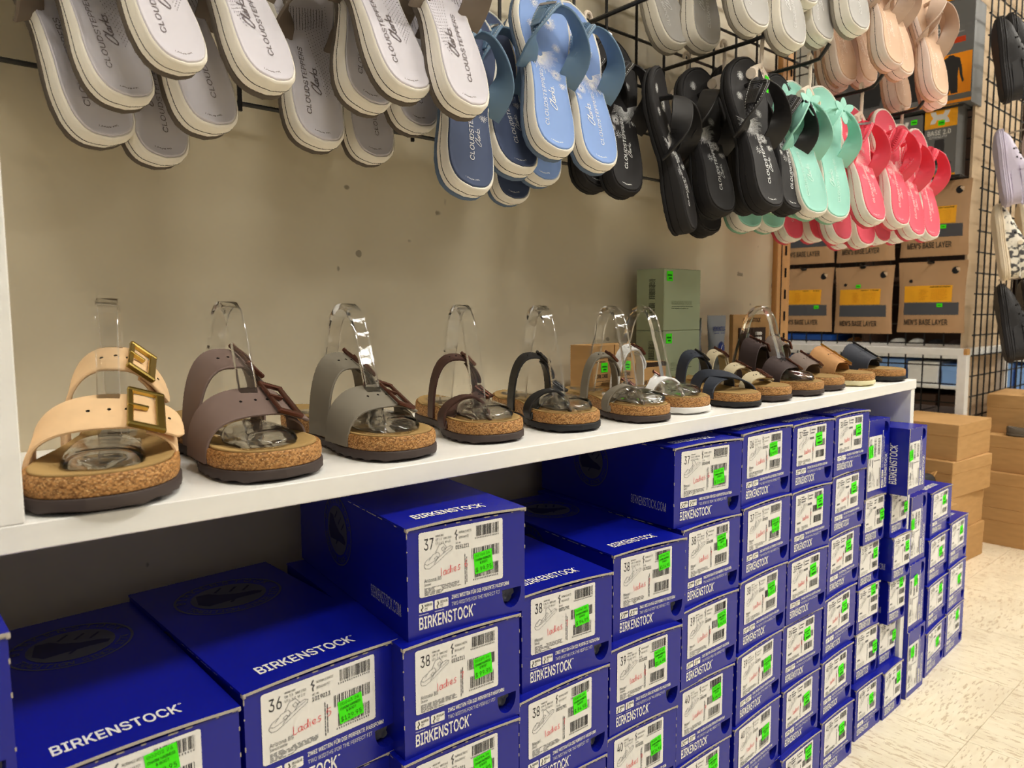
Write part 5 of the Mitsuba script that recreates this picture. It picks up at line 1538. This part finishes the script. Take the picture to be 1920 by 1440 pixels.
def arc_logo(k, cx, cy, w, h, col, z):
    """Two crossing arcs with flared ends around a small ring."""
    import shapely
    from shapely import affinity

    def ell(x, y, a, b):
        return affinity.scale(shapely.Point(x, y).buffer(1, 24), a, b)
    u = ell(0, 0.62, 0.98, 0.86).difference(ell(0, 0.86, 0.50, 0.80)).intersection(shapely.box(-1.2, -0.5, 1.2, 0.52))
    s = shapely.union_all([u, affinity.scale(u, 1, -1, origin=(0, 0))])
    for g in getattr(s, 'geoms', [s]):
        vv, ff = trimesh.creation.triangulate_polygon(g, engine='earcut')
        k.add(np.asarray(vv) * [w / 2, h / 1.1] + [cx, cy], ff, col, z)


def sport_carton(y_left, w, d, z0, h, art, label, x=2.99, turn=0.0):
    """A carton whose front looks at the shelf; y_left is its farther (left in the picture) front edge."""
    parts = [('body', P_(box(0, d, -w, 0, 0, h, 0.001)), 'm_grey_card')]
    k = Ink()
    if art == 'shirt':
        arc_logo(k, 0.50 * w, 0.855 * h, 0.052, 0.040, BONE, 0.0006)
        k.text('COLD', 0.24 * w, 0.735 * h, 0.040 * h, BONE, 0.0006, True, w=0.27 * w)
        k.text('GEAR', 0.52 * w, 0.735 * h, 0.040 * h, (170, 170, 170), 0.0006, False, w=0.27 * w)
        k.rect(0.22 * w, 0.700 * h, 0.86 * w, 0.706 * h, (190, 190, 190), 0.0006)
        k.rect(0.05 * w, 0.60 * h, 0.48 * w, 0.655 * h, (214, 92, 22), 0.0005); k.rect(0.48 * w, 0.60 * h, 0.88 * w, 0.655 * h, (196, 62, 22), 0.0005)
        k.text('3.0', 0.12 * w, 0.61 * h, 0.032 * h, BONE, 0.0008, True)
        k.rect(0.22 * w, 0.10 * h, 0.985 * w, 0.50 * h, ORG, 0.0005); k.rect(0.015 * w, 0.10 * h, 0.20 * w, 0.46 * h, (40, 38, 38), 0.0005)
        s = [(0.44, 0.48), (0.50, 0.455), (0.60, 0.43), (0.585, 0.30), (0.60, 0.20), (0.70, 0.20), (0.86, 0.20), (0.845, 0.30), (0.85, 0.43), (0.78, 0.45), (0.73, 0.48), (0.66, 0.475)]
        body = [(0.56, 0.455), (0.635, 0.475), (0.64, 0.49), (0.72, 0.49), (0.725, 0.475), (0.81, 0.45), (0.845, 0.36), (0.86, 0.27), (0.885, 0.22), (0.86, 0.205), (0.82, 0.28), (0.80, 0.36), (0.79, 0.27), (0.80, 0.11), (0.70, 0.11), (0.685, 0.15), (0.67, 0.11), (0.57, 0.11), (0.575, 0.27), (0.56, 0.36), (0.535, 0.28), (0.52, 0.21), (0.49, 0.215), (0.505, 0.28), (0.52, 0.36)]
        k.poly([(a * w, b * h) for a, b in body], (44, 42, 42), 0.0007)
        for i in range(3):
            k.rect(0.27 * w, (0.42 - 0.03 * i) * h, 0.36 * w, (0.43 - 0.03 * i) * h, (252, 206, 150), 0.0007)
        k.rect(0.0 * w, 0.015 * h, 1.0 * w, 0.045 * h, ORG, 0.0005)
        sx, sy = 0.20, 0.83
    elif art == 'pants':
        k.rect(0, 0.70 * h, w, h, (248, 172, 30), 0.0005)
        arc_logo(k, 0.47 * w, 0.85 * h, 0.066, 0.045, BONE, 0.0007)
        k.text('BASE 2.0', 0.10 * w, 0.60 * h, 0.065 * h, BONE, 0.0006, True, w=0.72 * w)
        k.text('AUTO BASELAYER', 0.15 * w, 0.555 * h, 0.028 * h, (200, 200, 200), 0.0006, True, w=0.56 * w)
        legs = [(0.34, 0.53), (0.62, 0.53), (0.645, 0.40), (0.60, 0.26), (0.585, 0.20), (0.52, 0.20), (0.53, 0.30), (0.49, 0.42), (0.44, 0.30), (0.435, 0.20), (0.37, 0.20), (0.35, 0.28), (0.315, 0.40)]
        k.poly([(a * w, b * h) for a, b in legs], (50, 48, 50), 0.0006)
        k.rect(0.22 * w, 0.165 * h, 0.86 * w, 0.195 * h, (40, 38, 38), 0.0006); k.rect(0.25 * w, 0.09 * h, 0.66 * w, 0.12 * h, (160, 160, 160), 0.0006)
        k.rect(0, 0, w, 0.028 * h, (248, 172, 30), 0.0006)
        sx, sy = 0.42, 0.73
    else:
        arc_logo(k, 0.40 * w, 0.84 * h, 0.050, 0.038, BONE, 0.0006)
        k.rect(0.14 * w, 0.70 * h, 0.72 * w, 0.72 * h, BONE, 0.0006); k.rect(0.14 * w, 0.60 * h, 0.55 * w, 0.65 * h, (196, 42, 30), 0.0006)
        k.rect(0.08 * w, 0.12 * h, 0.96 * w, 0.46 * h, (84, 84, 86), 0.0005); k.rect(0, 0.0, w, 0.03 * h, ORG, 0.0006)
        k.poly([(a * w, b * h) for a, b in [(0.40, 0.44), (0.64, 0.44), (0.72, 0.30), (0.66, 0.14), (0.38, 0.14), (0.32, 0.30)]], (40, 40, 42), 0.0007)
        sx, sy = 0.66, 0.86
    parts.append(('artwork', k.ply(on_x), 'm_print', 'printed front with a pale emblem'))
    q = Ink(); q.rect(sx * w, sy * h, sx * w + 0.022, sy * h + 0.018, GREEN, 0.0009); q.rect(sx * w + 0.003, sy * h + 0.007, sx * w + 0.019, sy * h + 0.011, (22, 110, 14), 0.001)
    parts.append(('price_sticker', q.ply(on_x), 'm_print_matte', 'bright green price sticker'))
    thing('base_layer_carton', parts, frame((x, y_left, z0), turn), label, 'carton', None)


sport_carton(0.560, 0.222, 0.11, 1.581, 0.352, 'shirt', 'tall grey and orange carton picturing a dark long sleeved shirt')
sport_carton(0.800, 0.225, 0.11, 1.581, 0.340, 'plain', 'grey carton partly hidden behind the taupe sandals, left of the shirt carton')
sport_carton(0.486, 0.108, 0.10, 1.336, 0.246, 'pants', 'yellow topped grey carton picturing dark leggings')
sport_carton(0.612, 0.118, 0.10, 1.336, 0.230, 'plain', 'small grey carton behind the pink sandals, left of the leggings carton')
sport_carton(0.775, 0.150, 0.10, 1.336, 0.230, 'plain', 'small grey carton farthest left on the lower wire shelf')
for i in range(4):
    single('flat_carton', P_(box(3.0, 3.09, 0.372, 0.560, 1.582 + 0.352 + 0.012 * i + 0.0005, 1.582 + 0.352 + 0.012 * i + 0.0115, 0.0008)), ('m_grey_card', 'm_orange_card')[i % 2], None,
           'thin %s carton, %s in the pile on top of the shirt carton' % (('grey', 'orange')[i % 2], ('lowest', 'second', 'third', 'topmost')[i]), 'carton', 'thin cartons in a pile')


def pouch(y_left, w, z0, h, x, lean, label, sx, sy, k0):
    """A kraft zip pouch with an orange card, a window band and a printed foot."""
    n, m = 13, 17
    U, V = np.meshgrid(np.linspace(0, 1, m), np.linspace(0, 1, n))
    th = lambda u, v: 0.026 * (np.clip(np.sin(np.pi * u), 0, 1) ** 0.55) * np.clip(1.15 - v, 0, 1) ** 0.5 * np.clip(np.sin(np.pi * (0.08 + 0.92 * v)), 0, 1) ** 0.35 + 0.002
    wr = lambda u, v: 0.004 * (meshkit.noise(np.stack([u * 5 + k0, v * 4, 0 * u + k0], -1), 5) - 0.5) * np.clip(np.sin(np.pi * u) * 2, 0, 1)
    edge = lambda v: 1 - 0.045 * np.sin(np.pi * np.clip(v, 0, 1)) - 0.02 * (1 - v)

    def front(u, v, lift=0.0):
        return np.stack([-(th(u, v) + wr(u, v) + lift), -w * (0.5 + (u - 0.5) * edge(v)), h * v], -1)
    a = front(U, V).reshape(-1, 3); b = front(U, V).reshape(-1, 3) * [0, 1, 1] + np.c_[th(U, V).ravel() * 0.5, np.zeros((n * m, 2))]
    i, j = np.meshgrid(np.arange(n - 1), np.arange(m - 1), indexing='ij')
    q = np.stack([i * m + j, i * m + j + 1, (i + 1) * m + j + 1, (i + 1) * m + j], -1).reshape(-1, 4)
    loop = [j for j in range(m)] + [i * m + m - 1 for i in range(1, n)] + [(n - 1) * m + j for j in range(m - 2, -1, -1)] + [i * m for i in range(n - 2, 0, -1)]
    o = n * m
    f = np.vstack([quads(q), quads(q[:, ::-1] + o), quads([[loop[k], loop[k] + o, loop[(k + 1) % len(loop)] + o, loop[(k + 1) % len(loop)]] for k in range(len(loop))])])
    parts = [('body', P_((np.vstack([a, b]), f), 50), 'm_kraft_bag')]

    def patch(u0, u1, v0, v1, lift, nu=12, nv=8):
        uu, vv = np.meshgrid(np.linspace(u0, u1, nu), np.linspace(v0, v1, nv))
        pv = front(uu, vv, lift).reshape(-1, 3)
        i, j = np.meshgrid(np.arange(nv - 1), np.arange(nu - 1), indexing='ij')
        return pv, quads(np.stack([i * nu + j, i * nu + j + 1, (i + 1) * nu + j + 1, (i + 1) * nu + j], -1).reshape(-1, 4))
    parts.append(('window', P_(patch(0.10, 0.93, 0.25, 0.42, 0.0012), 40), 'm_bag_window', 'clear window showing dark cloth'))
    parts.append(('card', P_(patch(0.10, 0.83, 0.43, 0.66, 0.0018), 40), 'm_yellow_card', 'orange card with fine print'))
    k = Ink()
    k.text("MEN'S BASE LAYER", 0.12, 0.11, 0.075, (34, 30, 28), 0.0016, True, w=0.66)
    k.ellipse(0.845, 0.865, 0.052, 0.050, (30, 30, 32), 0.0016, 24)
    k.poly([(0.85, 0.905), (0.905, 0.90), (0.905, 0.845), (0.87, 0.862), (0.862, 0.882), (0.845, 0.885)], (216, 190, 160), 0.002)
    k.ellipse(0.20, 0.73, 0.030, 0.022, (36, 32, 30), 0.0016, 16)
    k.ellipse(0.48, 0.985, 0.055, 0.02, (24, 22, 22), 0.0016, 16)
    k.rect(0.50, 0.635, 0.80, 0.645, (60, 44, 20), 0.003)
    for i in range(7):
        k.rect(0.34 + 0.02 * (i % 2), 0.465 + 0.022 * i, 0.34 + 0.10 + 0.02 * (i % 3), 0.470 + 0.022 * i, (206, 130, 14), 0.003)
        k.rect(0.52, 0.465 + 0.022 * i, 0.76, 0.469 + 0.022 * i, (212, 138, 18), 0.003)
    parts.append(('print', k.ply(lambda v: front(v[:, 0], v[:, 1], v[:, 2])), 'm_print_matte', 'dark lettering and a round emblem'))
    g = Ink(); g.rect(sx, sy, sx + 0.085, sy + 0.05, GREEN, 0.0036); g.rect(sx + 0.015, sy + 0.018, sx + 0.07, sy + 0.03, (22, 110, 14), 0.0038)
    parts.append(('price_sticker', g.ply(lambda v: front(v[:, 0], v[:, 1], v[:, 2])), 'm_print_matte', 'bright green price sticker'))
    thing('base_layer_pouch', parts, frame((x, y_left, z0), lean), label, 'pouch', 'kraft base layer pouches')


for row, z0, h in ((0, 0.765, 0.266), (1, 1.050, 0.272)):
    for i, (yl, w) in enumerate(((0.575, 0.238), (0.822, 0.236), (1.075, 0.242), (1.32, 0.236))):
        pouch(yl, w, z0 - 0.004 * (i == 1) + 0.003 * (i == 0), h, 3.045, (2, -2, 3, 0)[i], 'kraft base layer pouch with an orange card, %s from the right in the %s row' % (('first', 'second', 'third', 'fourth')[i], ('lower', 'upper')[row]), (0.62, 0.40, 0.72, 0.5)[i], (0.36, 0.68, 0.36, 0.68)[i], 3.1 * i + row)
for row, z0 in ((0, 1.035), (1, 1.327)):
    for i, yc in enumerate((0.456, 0.704, 0.954, 1.2)):
        single('pouch_hook', P_(tube([(3.096, yc, z0 - 0.008), (3.010, yc, z0 - 0.006), (3.000, yc, z0)], 0.003, 6)), 'm_wire', None, 'black hook above the %s pouch from the right, %s row' % (('first', 'second', 'third', 'fourth')[i], ('lower', 'upper')[row]), 'hook', 'black pouch hooks')

# ---------------------------------------------------------------- clogs on the aisle grid panel
K_PROF = [(0, 0), (0.015, 0.34), (0.05, 0.56), (0.12, 0.70), (0.24, 0.72), (0.42, 0.72), (0.56, 0.86), (0.70, 1.0), (0.80, 0.98), (0.90, 0.80), (0.96, 0.54), (0.99, 0.28), (1, 0)]
KL, KW = 0.262, 0.050
_hk = PchipInterpolator(*zip(*K_PROF))
KB = [(0, 0), (1, 0)]
k_sole = P_(sole(KL, KW, K_PROF, KB, lambda s, t: 0.007 * np.clip((s - 0.75) / 0.25, 0, 1) ** 2 + 0.004 * np.clip((0.12 - s) / 0.12, 0, 1), lambda s, t: 0.030 - 0.004 * s + (0.0 if t > 0.9 else -0.004), 0.003, 56, edge=0.004, bulge=0.003), 50)
ridge = []
for z in (0.010, 0.016, 0.022):
    a = np.linspace(0, np.pi, 34); s = 0.5 - 0.5 * np.cos(a); s = np.r_[s, s[-2:0:-1]]; sg = np.r_[np.ones(34), -np.ones(32)]
    ridge.append(tube(np.stack([KL / 2 + (s * KL - KL / 2) * (1 + 0.009 / KL), sg * (_hk(s) * KW + 0.0050 * np.minimum(1, _hk(s) / 0.3)), np.full(len(s), z) + 0.006 * np.clip((s - 0.75) / 0.25, 0, 1) ** 2], 1), 0.0022, 6, closed=True))
k_ridge = P_(cat(ridge), 40)


def clog_top():
    us = np.linspace(0.40, 0.985, 18)
    H = PchipInterpolator([0.40, 0.50, 0.65, 0.80, 0.90, 0.96, 0.985], [0.088, 0.083, 0.068, 0.055, 0.046, 0.036, 0.030])
    m = 25
    v = []
    for sft, sc in ((0.0, 1.0), (0.0, 0.955)):
        for i, s in enumerate(us):
            h = float(_hk(s)) * KW * sc
            for q in np.linspace(0, np.pi, m):
                lean = -0.10 * math.sin(q) * (1 - (s - 0.40) / 0.585)
                u = (s + lean * 0.0) * KL - 0.022 * abs(math.cos(q)) ** 2 * (1 - (s - 0.4) / 0.585)
                v.append((u, h * math.copysign(abs(math.cos(q)) ** 0.7, math.cos(q)), 0.024 + (float(H(s)) - 0.024) * math.sin(q) ** 0.72 * (1 if sc == 1 else 0.95)))
    v = np.array(v); n = len(us); o = n * m
    i, j = np.meshgrid(np.arange(n - 1), np.arange(m - 1), indexing='ij')
    q = np.stack([i * m + j, i * m + j + 1, (i + 1) * m + j + 1, (i + 1) * m + j], -1).reshape(-1, 4)
    f = [quads(q), quads(q[:, ::-1] + o), quads([[j, j + o, j + 1 + o, j + 1] for j in range(m - 1)]), quads([[(n - 1) * m + j, (n - 1) * m + j + 1, (n - 1) * m + j + 1 + o, (n - 1) * m + j + o] for j in range(m - 1)])]
    return (v, np.vstack(f)), v[:o].reshape(n, m, 3)


_ct, _cg = clog_top()
k_top = P_(_ct, 50)
hol = []
for i, js in ((3, (8, 16)), (5, (6, 10, 14, 18)), (7, (8, 12, 16)), (9, (6, 10, 14, 18)), (11, (8, 12, 16)), (13, (11, 13)), (6, (4, 20)), (9, (4, 20))):
    for j in js:
        n = np.cross(_cg[i + 1, j] - _cg[i, j], _cg[i, j + 1] - _cg[i, j]); n = n if n[2] > 0 else -n
        hol.append(disc(_cg[i, j], n, 0.0042 if j in (8, 12, 16) else 0.0033, 10, 0.0009))
k_holes = P_(cat(hol))
# heel wall and heel strap
a = np.linspace(-1, 1, 33)
s = 0.46 * np.abs(a) ** 1.15
yy = np.sign(a) * _hk(np.maximum(s, 0.0)) * KW
hw = np.stack([s * KL, yy, 0.040 + 0.004 * np.abs(a)], 1)
k_heel = P_(ribbon(hw, np.tile([0, 0, 0.013], (33, 1)), 0.004), 50)
st = np.stack([0.42 * KL - (0.42 * KL + 0.006) * np.cos(np.linspace(-1, 1, 25) * np.pi / 2) ** 0.8, 0.041 * np.sin(np.linspace(-1, 1, 25) * np.pi / 2), 0.066 + 0.0 * np.linspace(-1, 1, 25)], 1)
k_strap = P_(ribbon(st, np.tile([0, 0, 0.009], (25, 1)), 0.004), 50)
k_rivet = [P_(disc((0.42 * KL, sd * 0.0435, 0.064), (0, sd, 0), 0.008, 14, 0.002)) for sd in (-1, 1)]
k_foot = P_(sole(KL - 0.02, KW - 0.008, K_PROF, KB, lambda s, t: 0.024 + 0 * s, lambda s, t: 0.0275 + 0 * s, 0.0, 24))


def clog(x, y, z, th, ph, ps, body, trim, inner, label, sc=1.0, tagged=None):
    M = hang_frame(x, y, z, th, ph, ps, sc)
    parts = [('sole', k_sole, trim), ('sole/ridge', k_ridge, trim), ('upper', k_top, body), ('upper/vent_hole', k_holes, 'm_hole', 'round vent holes'), ('heel_wall', k_heel, body), ('heel_strap', k_strap, body), ('rivet', k_rivet[0], trim), ('rivet', k_rivet[1], trim), ('footbed', k_foot, inner)]
    if tagged:
        k = Ink()
        if tagged == 'blue':
            k.rect(-0.011, -0.028, 0.011, 0.028, (120, 170, 214), 0.0); k.rect(-0.009, -0.024, 0.009, 0.006, (206, 220, 230), 0.0003)
            for i in range(4):
                k.rect(-0.006 + 0.0034 * i, -0.02, -0.0045 + 0.0034 * i, 0.0, (60, 80, 110), 0.0005)
        else:
            k.rect(-0.016, -0.022, 0.016, 0.022, (232, 232, 230), 0.0); k.rect(-0.008, -0.004, 0.008, 0.008, (160, 150, 140), 0.0003)
        parts.append(('swing_tag', k.ply(lambda v: np.c_[0.055 + v[:, 1], 0.030 - 0.3 * v[:, 0] + 0.012, 0.072 + 0.9 * v[:, 0] + 0.3 * v[:, 2]]), 'm_print_matte', 'small printed swing tag'))
    thing('clog', parts, M, label, 'clog', 'foam clogs hanging on the aisle grid')


clog(2.835, 0.200, 1.520, 8, -4, 26, 'm_black_rubber', 'm_black_rubber', 'm_black_rubber', 'glossy black foam clog with a blue swing tag, hanging at the top right', 1.02, 'blue')
clog(2.960, 0.215, 1.560, 8, 6, 30, 'm_black_rubber', 'm_black_rubber', 'm_black_rubber', 'second black foam clog half behind the topmost one', 1.0)
clog(2.905, 0.200, 1.198, 8, -10, 24, 'm_clog_lavender', 'm_clog_lavender', 'm_black_rubber', 'lavender foam clog on the left of its pair', 0.97)
clog(3.200, 0.190, 1.235, 8, -6, 26, 'm_clog_lavender', 'm_clog_lavender', 'm_black_rubber', 'lavender foam clog cut off by the right edge of the picture', 0.97)
clog(2.930, 0.200, 0.955, 8, -10, 24, 'm_clog_camo', 'm_clog_cream', 'm_rubber_taupe', 'cream and grey patterned foam clog on the left of its pair', 0.97)
clog(3.170, 0.190, 0.985, 8, -8, 26, 'm_clog_camo', 'm_clog_cream', 'm_rubber_taupe', 'cream and grey patterned foam clog cut off by the right edge of the picture', 0.97)
clog(3.030, 0.200, 0.672, 8, -14, 24, 'm_black_rubber', 'm_black_rubber', 'm_black_rubber', 'dull black foam clog on the left of the lowest pair', 1.04)
clog(3.300, 0.200, 0.690, 8, -10, 26, 'm_black_rubber', 'm_black_rubber', 'm_black_rubber', 'dull black foam clog on the right of the lowest pair', 1.04, 'white')
for i, (x, z, w) in enumerate(((2.93, 1.80, 'glossy black'), (3.05, 1.475, 'lavender'), (3.07, 1.23, 'patterned'), (3.17, 0.965, 'dull black'))):
    single('clog_hook', P_(tube([(x + 0.11, 0.3015, z), (x + 0.07, 0.24, z + 0.002), (x + 0.05, 0.16, z + 0.006), (x + 0.045, 0.145, z + 0.02)], 0.0032, 6), 40), 'm_chrome' if i else 'm_wire', None, 'wire hook holding the %s clogs' % w, 'hook', 'wire hooks on the aisle grid')

# ---------------------------------------------------------------- kraft shoe cartons on the floor and under the table
def kraft_carton(x0, x1, y0, y1, z0, z1, turn, label, group, dark=False, lidline=True):
    w, d, h = x1 - x0, y1 - y0, z1 - z0
    parts = [('body', P_(box(0.0015, w - 0.0015, 0.0015, d - 0.0015, 0, h - 0.002, 0.001)), 'm_dark_brown' if dark else 'm_kraft'), ('lid', P_(box(0, w, 0, d, h * 0.66, h, 0.0015)), 'm_dark_brown' if dark else 'm_kraft')]
    if dark:
        k = Ink(); k.rect(-d * 0.9, h * 0.3, -d * 0.45, h * 0.55, (150, 146, 140), 0.0004)
        parts.append(('label', k.ply(on_x), 'm_print_matte', 'pale end label'))
    thing('kraft_shoebox', parts, frame((x0, y0, z0), turn), label, 'shoebox', group)


GK = 'kraft shoeboxes piled by the aisle grid'
kraft_carton(3.075, 3.40, -0.10, 0.285, 0.0005, 0.135, 2.0, 'brown kraft shoebox on the floor, lowest of the pile at the right edge', GK)
kraft_carton(3.070, 3.40, -0.10, 0.290, 0.1355, 0.266, 1.0, 'brown kraft shoebox, second from the floor in the pile at the right edge', GK)
kraft_carton(3.085, 3.40, -0.08, 0.268, 0.2665, 0.398, -1.0, 'brown kraft shoebox carrying the dark slides, third from the floor', GK)
kraft_carton(3.170, 3.45, 0.02, 0.285, 0.3985, 0.540, 3.0, 'brown kraft shoebox at the top of the pile behind the dark slides', GK)
kraft_carton(3.215, 3.45, -0.02, 0.165, 0.5405, 0.600, 0.0, 'dark brown shoebox lying on the top kraft shoebox', GK, True)
GU = 'kraft shoeboxes under the display table'
kraft_carton(2.62, 2.92, 0.225, 0.47, 0.0005, 0.120, -4, 'kraft shoebox at the bottom of the pile left of the white table leg', GU)
kraft_carton(2.62, 2.92, 0.222, 0.47, 0.1205, 0.240, -2, 'kraft shoebox second from the bottom left of the white table leg', GU)
kraft_carton(2.63, 2.92, 0.222, 0.47, 0.2405, 0.360, -6, 'kraft shoebox third from the bottom, behind the black slipper', GU)
kraft_carton(2.66, 2.94, 0.220, 0.47, 0.3605, 0.480, -3, 'kraft shoebox on top of the pile left of the white table leg', GU)
for i in range(2):
    for j in range(5):
        kraft_carton(3.34, 3.60, 0.40 + 0.20 * j, 0.585 + 0.20 * j, 0.0005 + 0.215 * i, 0.214 + 0.215 * i, 0, 'dark brown shoebox under the table, %s in the %s row' % (('first from the right', 'second from the right', 'third from the right', 'fourth from the right', 'leftmost')[j], ('lower', 'upper')[i]), 'dark shoeboxes under the table', True)


def slip_on(L, W, H):
    """A closed slip-on shoe body: foot shaped loft, open at the ankle."""
    us = np.linspace(0.01, 0.99, 18)
    Hs = PchipInterpolator([0, 0.08, 0.3, 0.45, 0.6, 0.8, 0.95, 1.0], np.array([0.55, 0.95, 1.0, 0.95, 0.72, 0.5, 0.36, 0.2]) * H)
    v = []
    for s in us:
        h = float(_hk(s)) * W
        for q in np.linspace(0, np.pi, 17):
            v.append((s * L, h * math.copysign(abs(math.cos(q)) ** 0.75, math.cos(q)), float(Hs(s)) * math.sin(q) ** 0.7 + 0.01))
    i, j = np.meshgrid(np.arange(17), np.arange(16), indexing='ij')
    return np.array(v), quads(np.stack([i * 17 + j, i * 17 + j + 1, (i + 1) * 17 + j + 1, (i + 1) * 17 + j], -1).reshape(-1, 4))


sl_top, sl_sole = P_(slip_on(0.26, 0.046, 0.085), 60), P_(sole(0.264, 0.048, K_PROF, KB, lambda s, t: 0 * s, lambda s, t: 0.016 + 0 * s, 0.001, 30), 50)
loop = P_(tube([(0.006, 0.008, 0.078), (-0.012, 0.008, 0.094), (-0.020, 0.0, 0.090), (-0.012, -0.008, 0.082), (0.008, -0.006, 0.070)], 0.0025, 6), 40)
for i, (x, y, z, rz, lab) in enumerate(((2.500, 0.300, 0.2405, 200, 'black slip-on boot with a tan pull loop, on the pulled out kraft shoebox'), (2.490, 0.330, 0.0005, 196, 'black slip-on boot on the floor beside the blue shoeboxes'))):
    pass
kraft_carton(2.36, 2.60, 0.215, 0.46, 0.0005, 0.120, -3, 'kraft shoebox lowest under the black slip-on boot', GU)
kraft_carton(2.36, 2.60, 0.215, 0.46, 0.1205, 0.238, -5, 'kraft shoebox directly under the black slip-on boot', GU)
thing('slip_on_boot', [('upper', sl_top, 'm_black_rubber'), ('sole', sl_sole, 'm_rubber_taupe'), ('pull_loop', loop, 'm_wood', 'tan pull loop at the heel')], frame((2.585, 0.268, 0.2385), 172), 'black slip-on boot with a tan pull loop, standing on a kraft shoebox', 'boot')
# dark slides on the kraft pile
sd = shelf_frame(3.12, -0.02, 0, 1.0)
for i, (yy_, zz_, lab) in enumerate(((0.085, 0.3985, 'dark taupe slide sandal on the third kraft shoebox'), )):
    M = frame((3.115, 0.205, zz_), -78, s=1.0)
    P, W = arc(0.150, 0.160, 0.062, 0.034, tilt=28)
    thing('slide_sandal', [('outsole', birk_sole, 'm_rubber_taupe'), ('midsole', birk_cork, 'm_rubber_taupe'), ('footbed', birk_bed, 'm_rubber_taupe'), ('strap', P_(strap_mesh(P, W, 0.004), 40), 'm_rubber_taupe')], M, lab, 'sandal')
# ---------------------------------------------------------------- far shelving behind the fixture
key = fresh('shoe_rack')
tag(key, 'far shoe rack seen through the grid under the pouches', 'shelving')
for i, (z, y0, y1) in enumerate(((0.10, 0.2, 2.6), (0.42, 0.2, 2.6), (0.595, 0.2, 2.6), (1.05, 0.2, 2.6), (1.5, 0.2, 2.6))):
    put(key + '__shelf' + ('_%03d' % i if i else ''), P_(box(4.70, 5.10, y0, y1, z - 0.02, z, 0.002)), 'm_laminate' if i in (1, 2) else 'm_dark_brown')
put(key + '__back', P_(box(5.10, 5.12, 0.2, 2.6, 0.0, 2.4)), 'm_dark_brown')
for i, y in enumerate((0.185, 1.4, 2.6)):
    put(key + '__upright' + ('_%03d' % i if i else ''), P_(box(4.70, 5.10, y, y + 0.015, 0.0, 2.4)), 'm_dark_brown')
GF = 'shoeboxes on the far rack'
qr = random.Random(4)


def far_box(y, w, z, h, m, lab):
    thing('far_shoebox', [('body', P_(box(0, 0.30, 0, w, 0, h * 0.7, 0.002)), m), ('lid', P_(box(-0.002, 0.302, -0.002, w + 0.002, h * 0.68, h, 0.002)), m)], frame((4.72, y, z)), lab, 'shoebox', GF)


y, i = 0.24, 0
while y < 2.4:
    if not (1.33 < y < 1.44):
        far_box(y, 0.165, 0.4203, 0.12 + 0.01 * (i % 3), 'm_sky_blue' if i % 6 != 4 else 'm_laminate', 'pale blue shoebox on the far rack, number %d from the right' % (i + 1) if False else 'pale blue shoebox on the middle far shelf')
        i += 1
    y += 0.185
y, i = 0.24, 0
while y < 2.4:
    if not (1.30 < y < 1.44):
        far_box(y, 0.22, 0.1003, 0.26, 'm_dark_brown', 'dark brown shoebox on the low far shelf')
        i += 1
    y += 0.25
for j, (y0, m) in enumerate(((1.62, 'm_royal_blue'), (1.90, 'm_royal_blue'), (2.18, 'm_royal_blue'))):
    far_box(y0, 0.26, 0.5953, 0.10, m, 'royal blue shoebox on the far rack behind the pouches')
for j, y0 in enumerate((0.28, 0.46, 0.64)):
    far_box(y0, 0.16, 1.0503, 0.15, ('m_sky_blue', 'm_laminate', 'm_sky_blue')[j], 'pale shoebox on the high far shelf beyond the clogs')
for j, y0 in enumerate((0.26, 0.44, 0.62)):
    far_box(y0, 0.16, 0.5953, 0.30, ('m_sky_blue', 'm_sky_blue', 'm_laminate')[j], 'tall pale blue box on the far rack beyond the clogs')
sn_top, sn_sole = P_(slip_on(0.27, 0.046, 0.075), 60), P_(sole(0.274, 0.049, K_PROF, KB, lambda s, t: 0 * s, lambda s, t: 0.022 + 0 * s, 0.001, 30), 50)
for j, (y0, m, m2, lab) in enumerate(((0.95, 'm_strap_dark', 'm_eva_white', 'dark sneaker with a white sole'), (1.06, 'm_eva_black', 'm_eva_white', 'black sneaker with a white sole'), (1.17, 'm_sneaker_white', 'm_eva_white', 'white sneaker'), (1.28, 'm_sneaker_white', 'm_eva_cream', 'cream sneaker'),
                                     (1.46, 'm_sneaker_tan', 'm_eva_white', 'tan sneaker'), (1.55, 'm_sneaker_tan', 'm_eva_white', 'second tan sneaker'), (0.86, 'm_eva_black', 'm_eva_white', 'second black sneaker'))):
    thing('sneaker', [('upper', sn_top, m), ('sole', sn_sole, m2)], frame((4.99, y0, 0.5953), 180), lab + ' on the far rack', 'sneaker', 'sneakers on the far rack')
labels = {k: v for k, v in labels.items()}
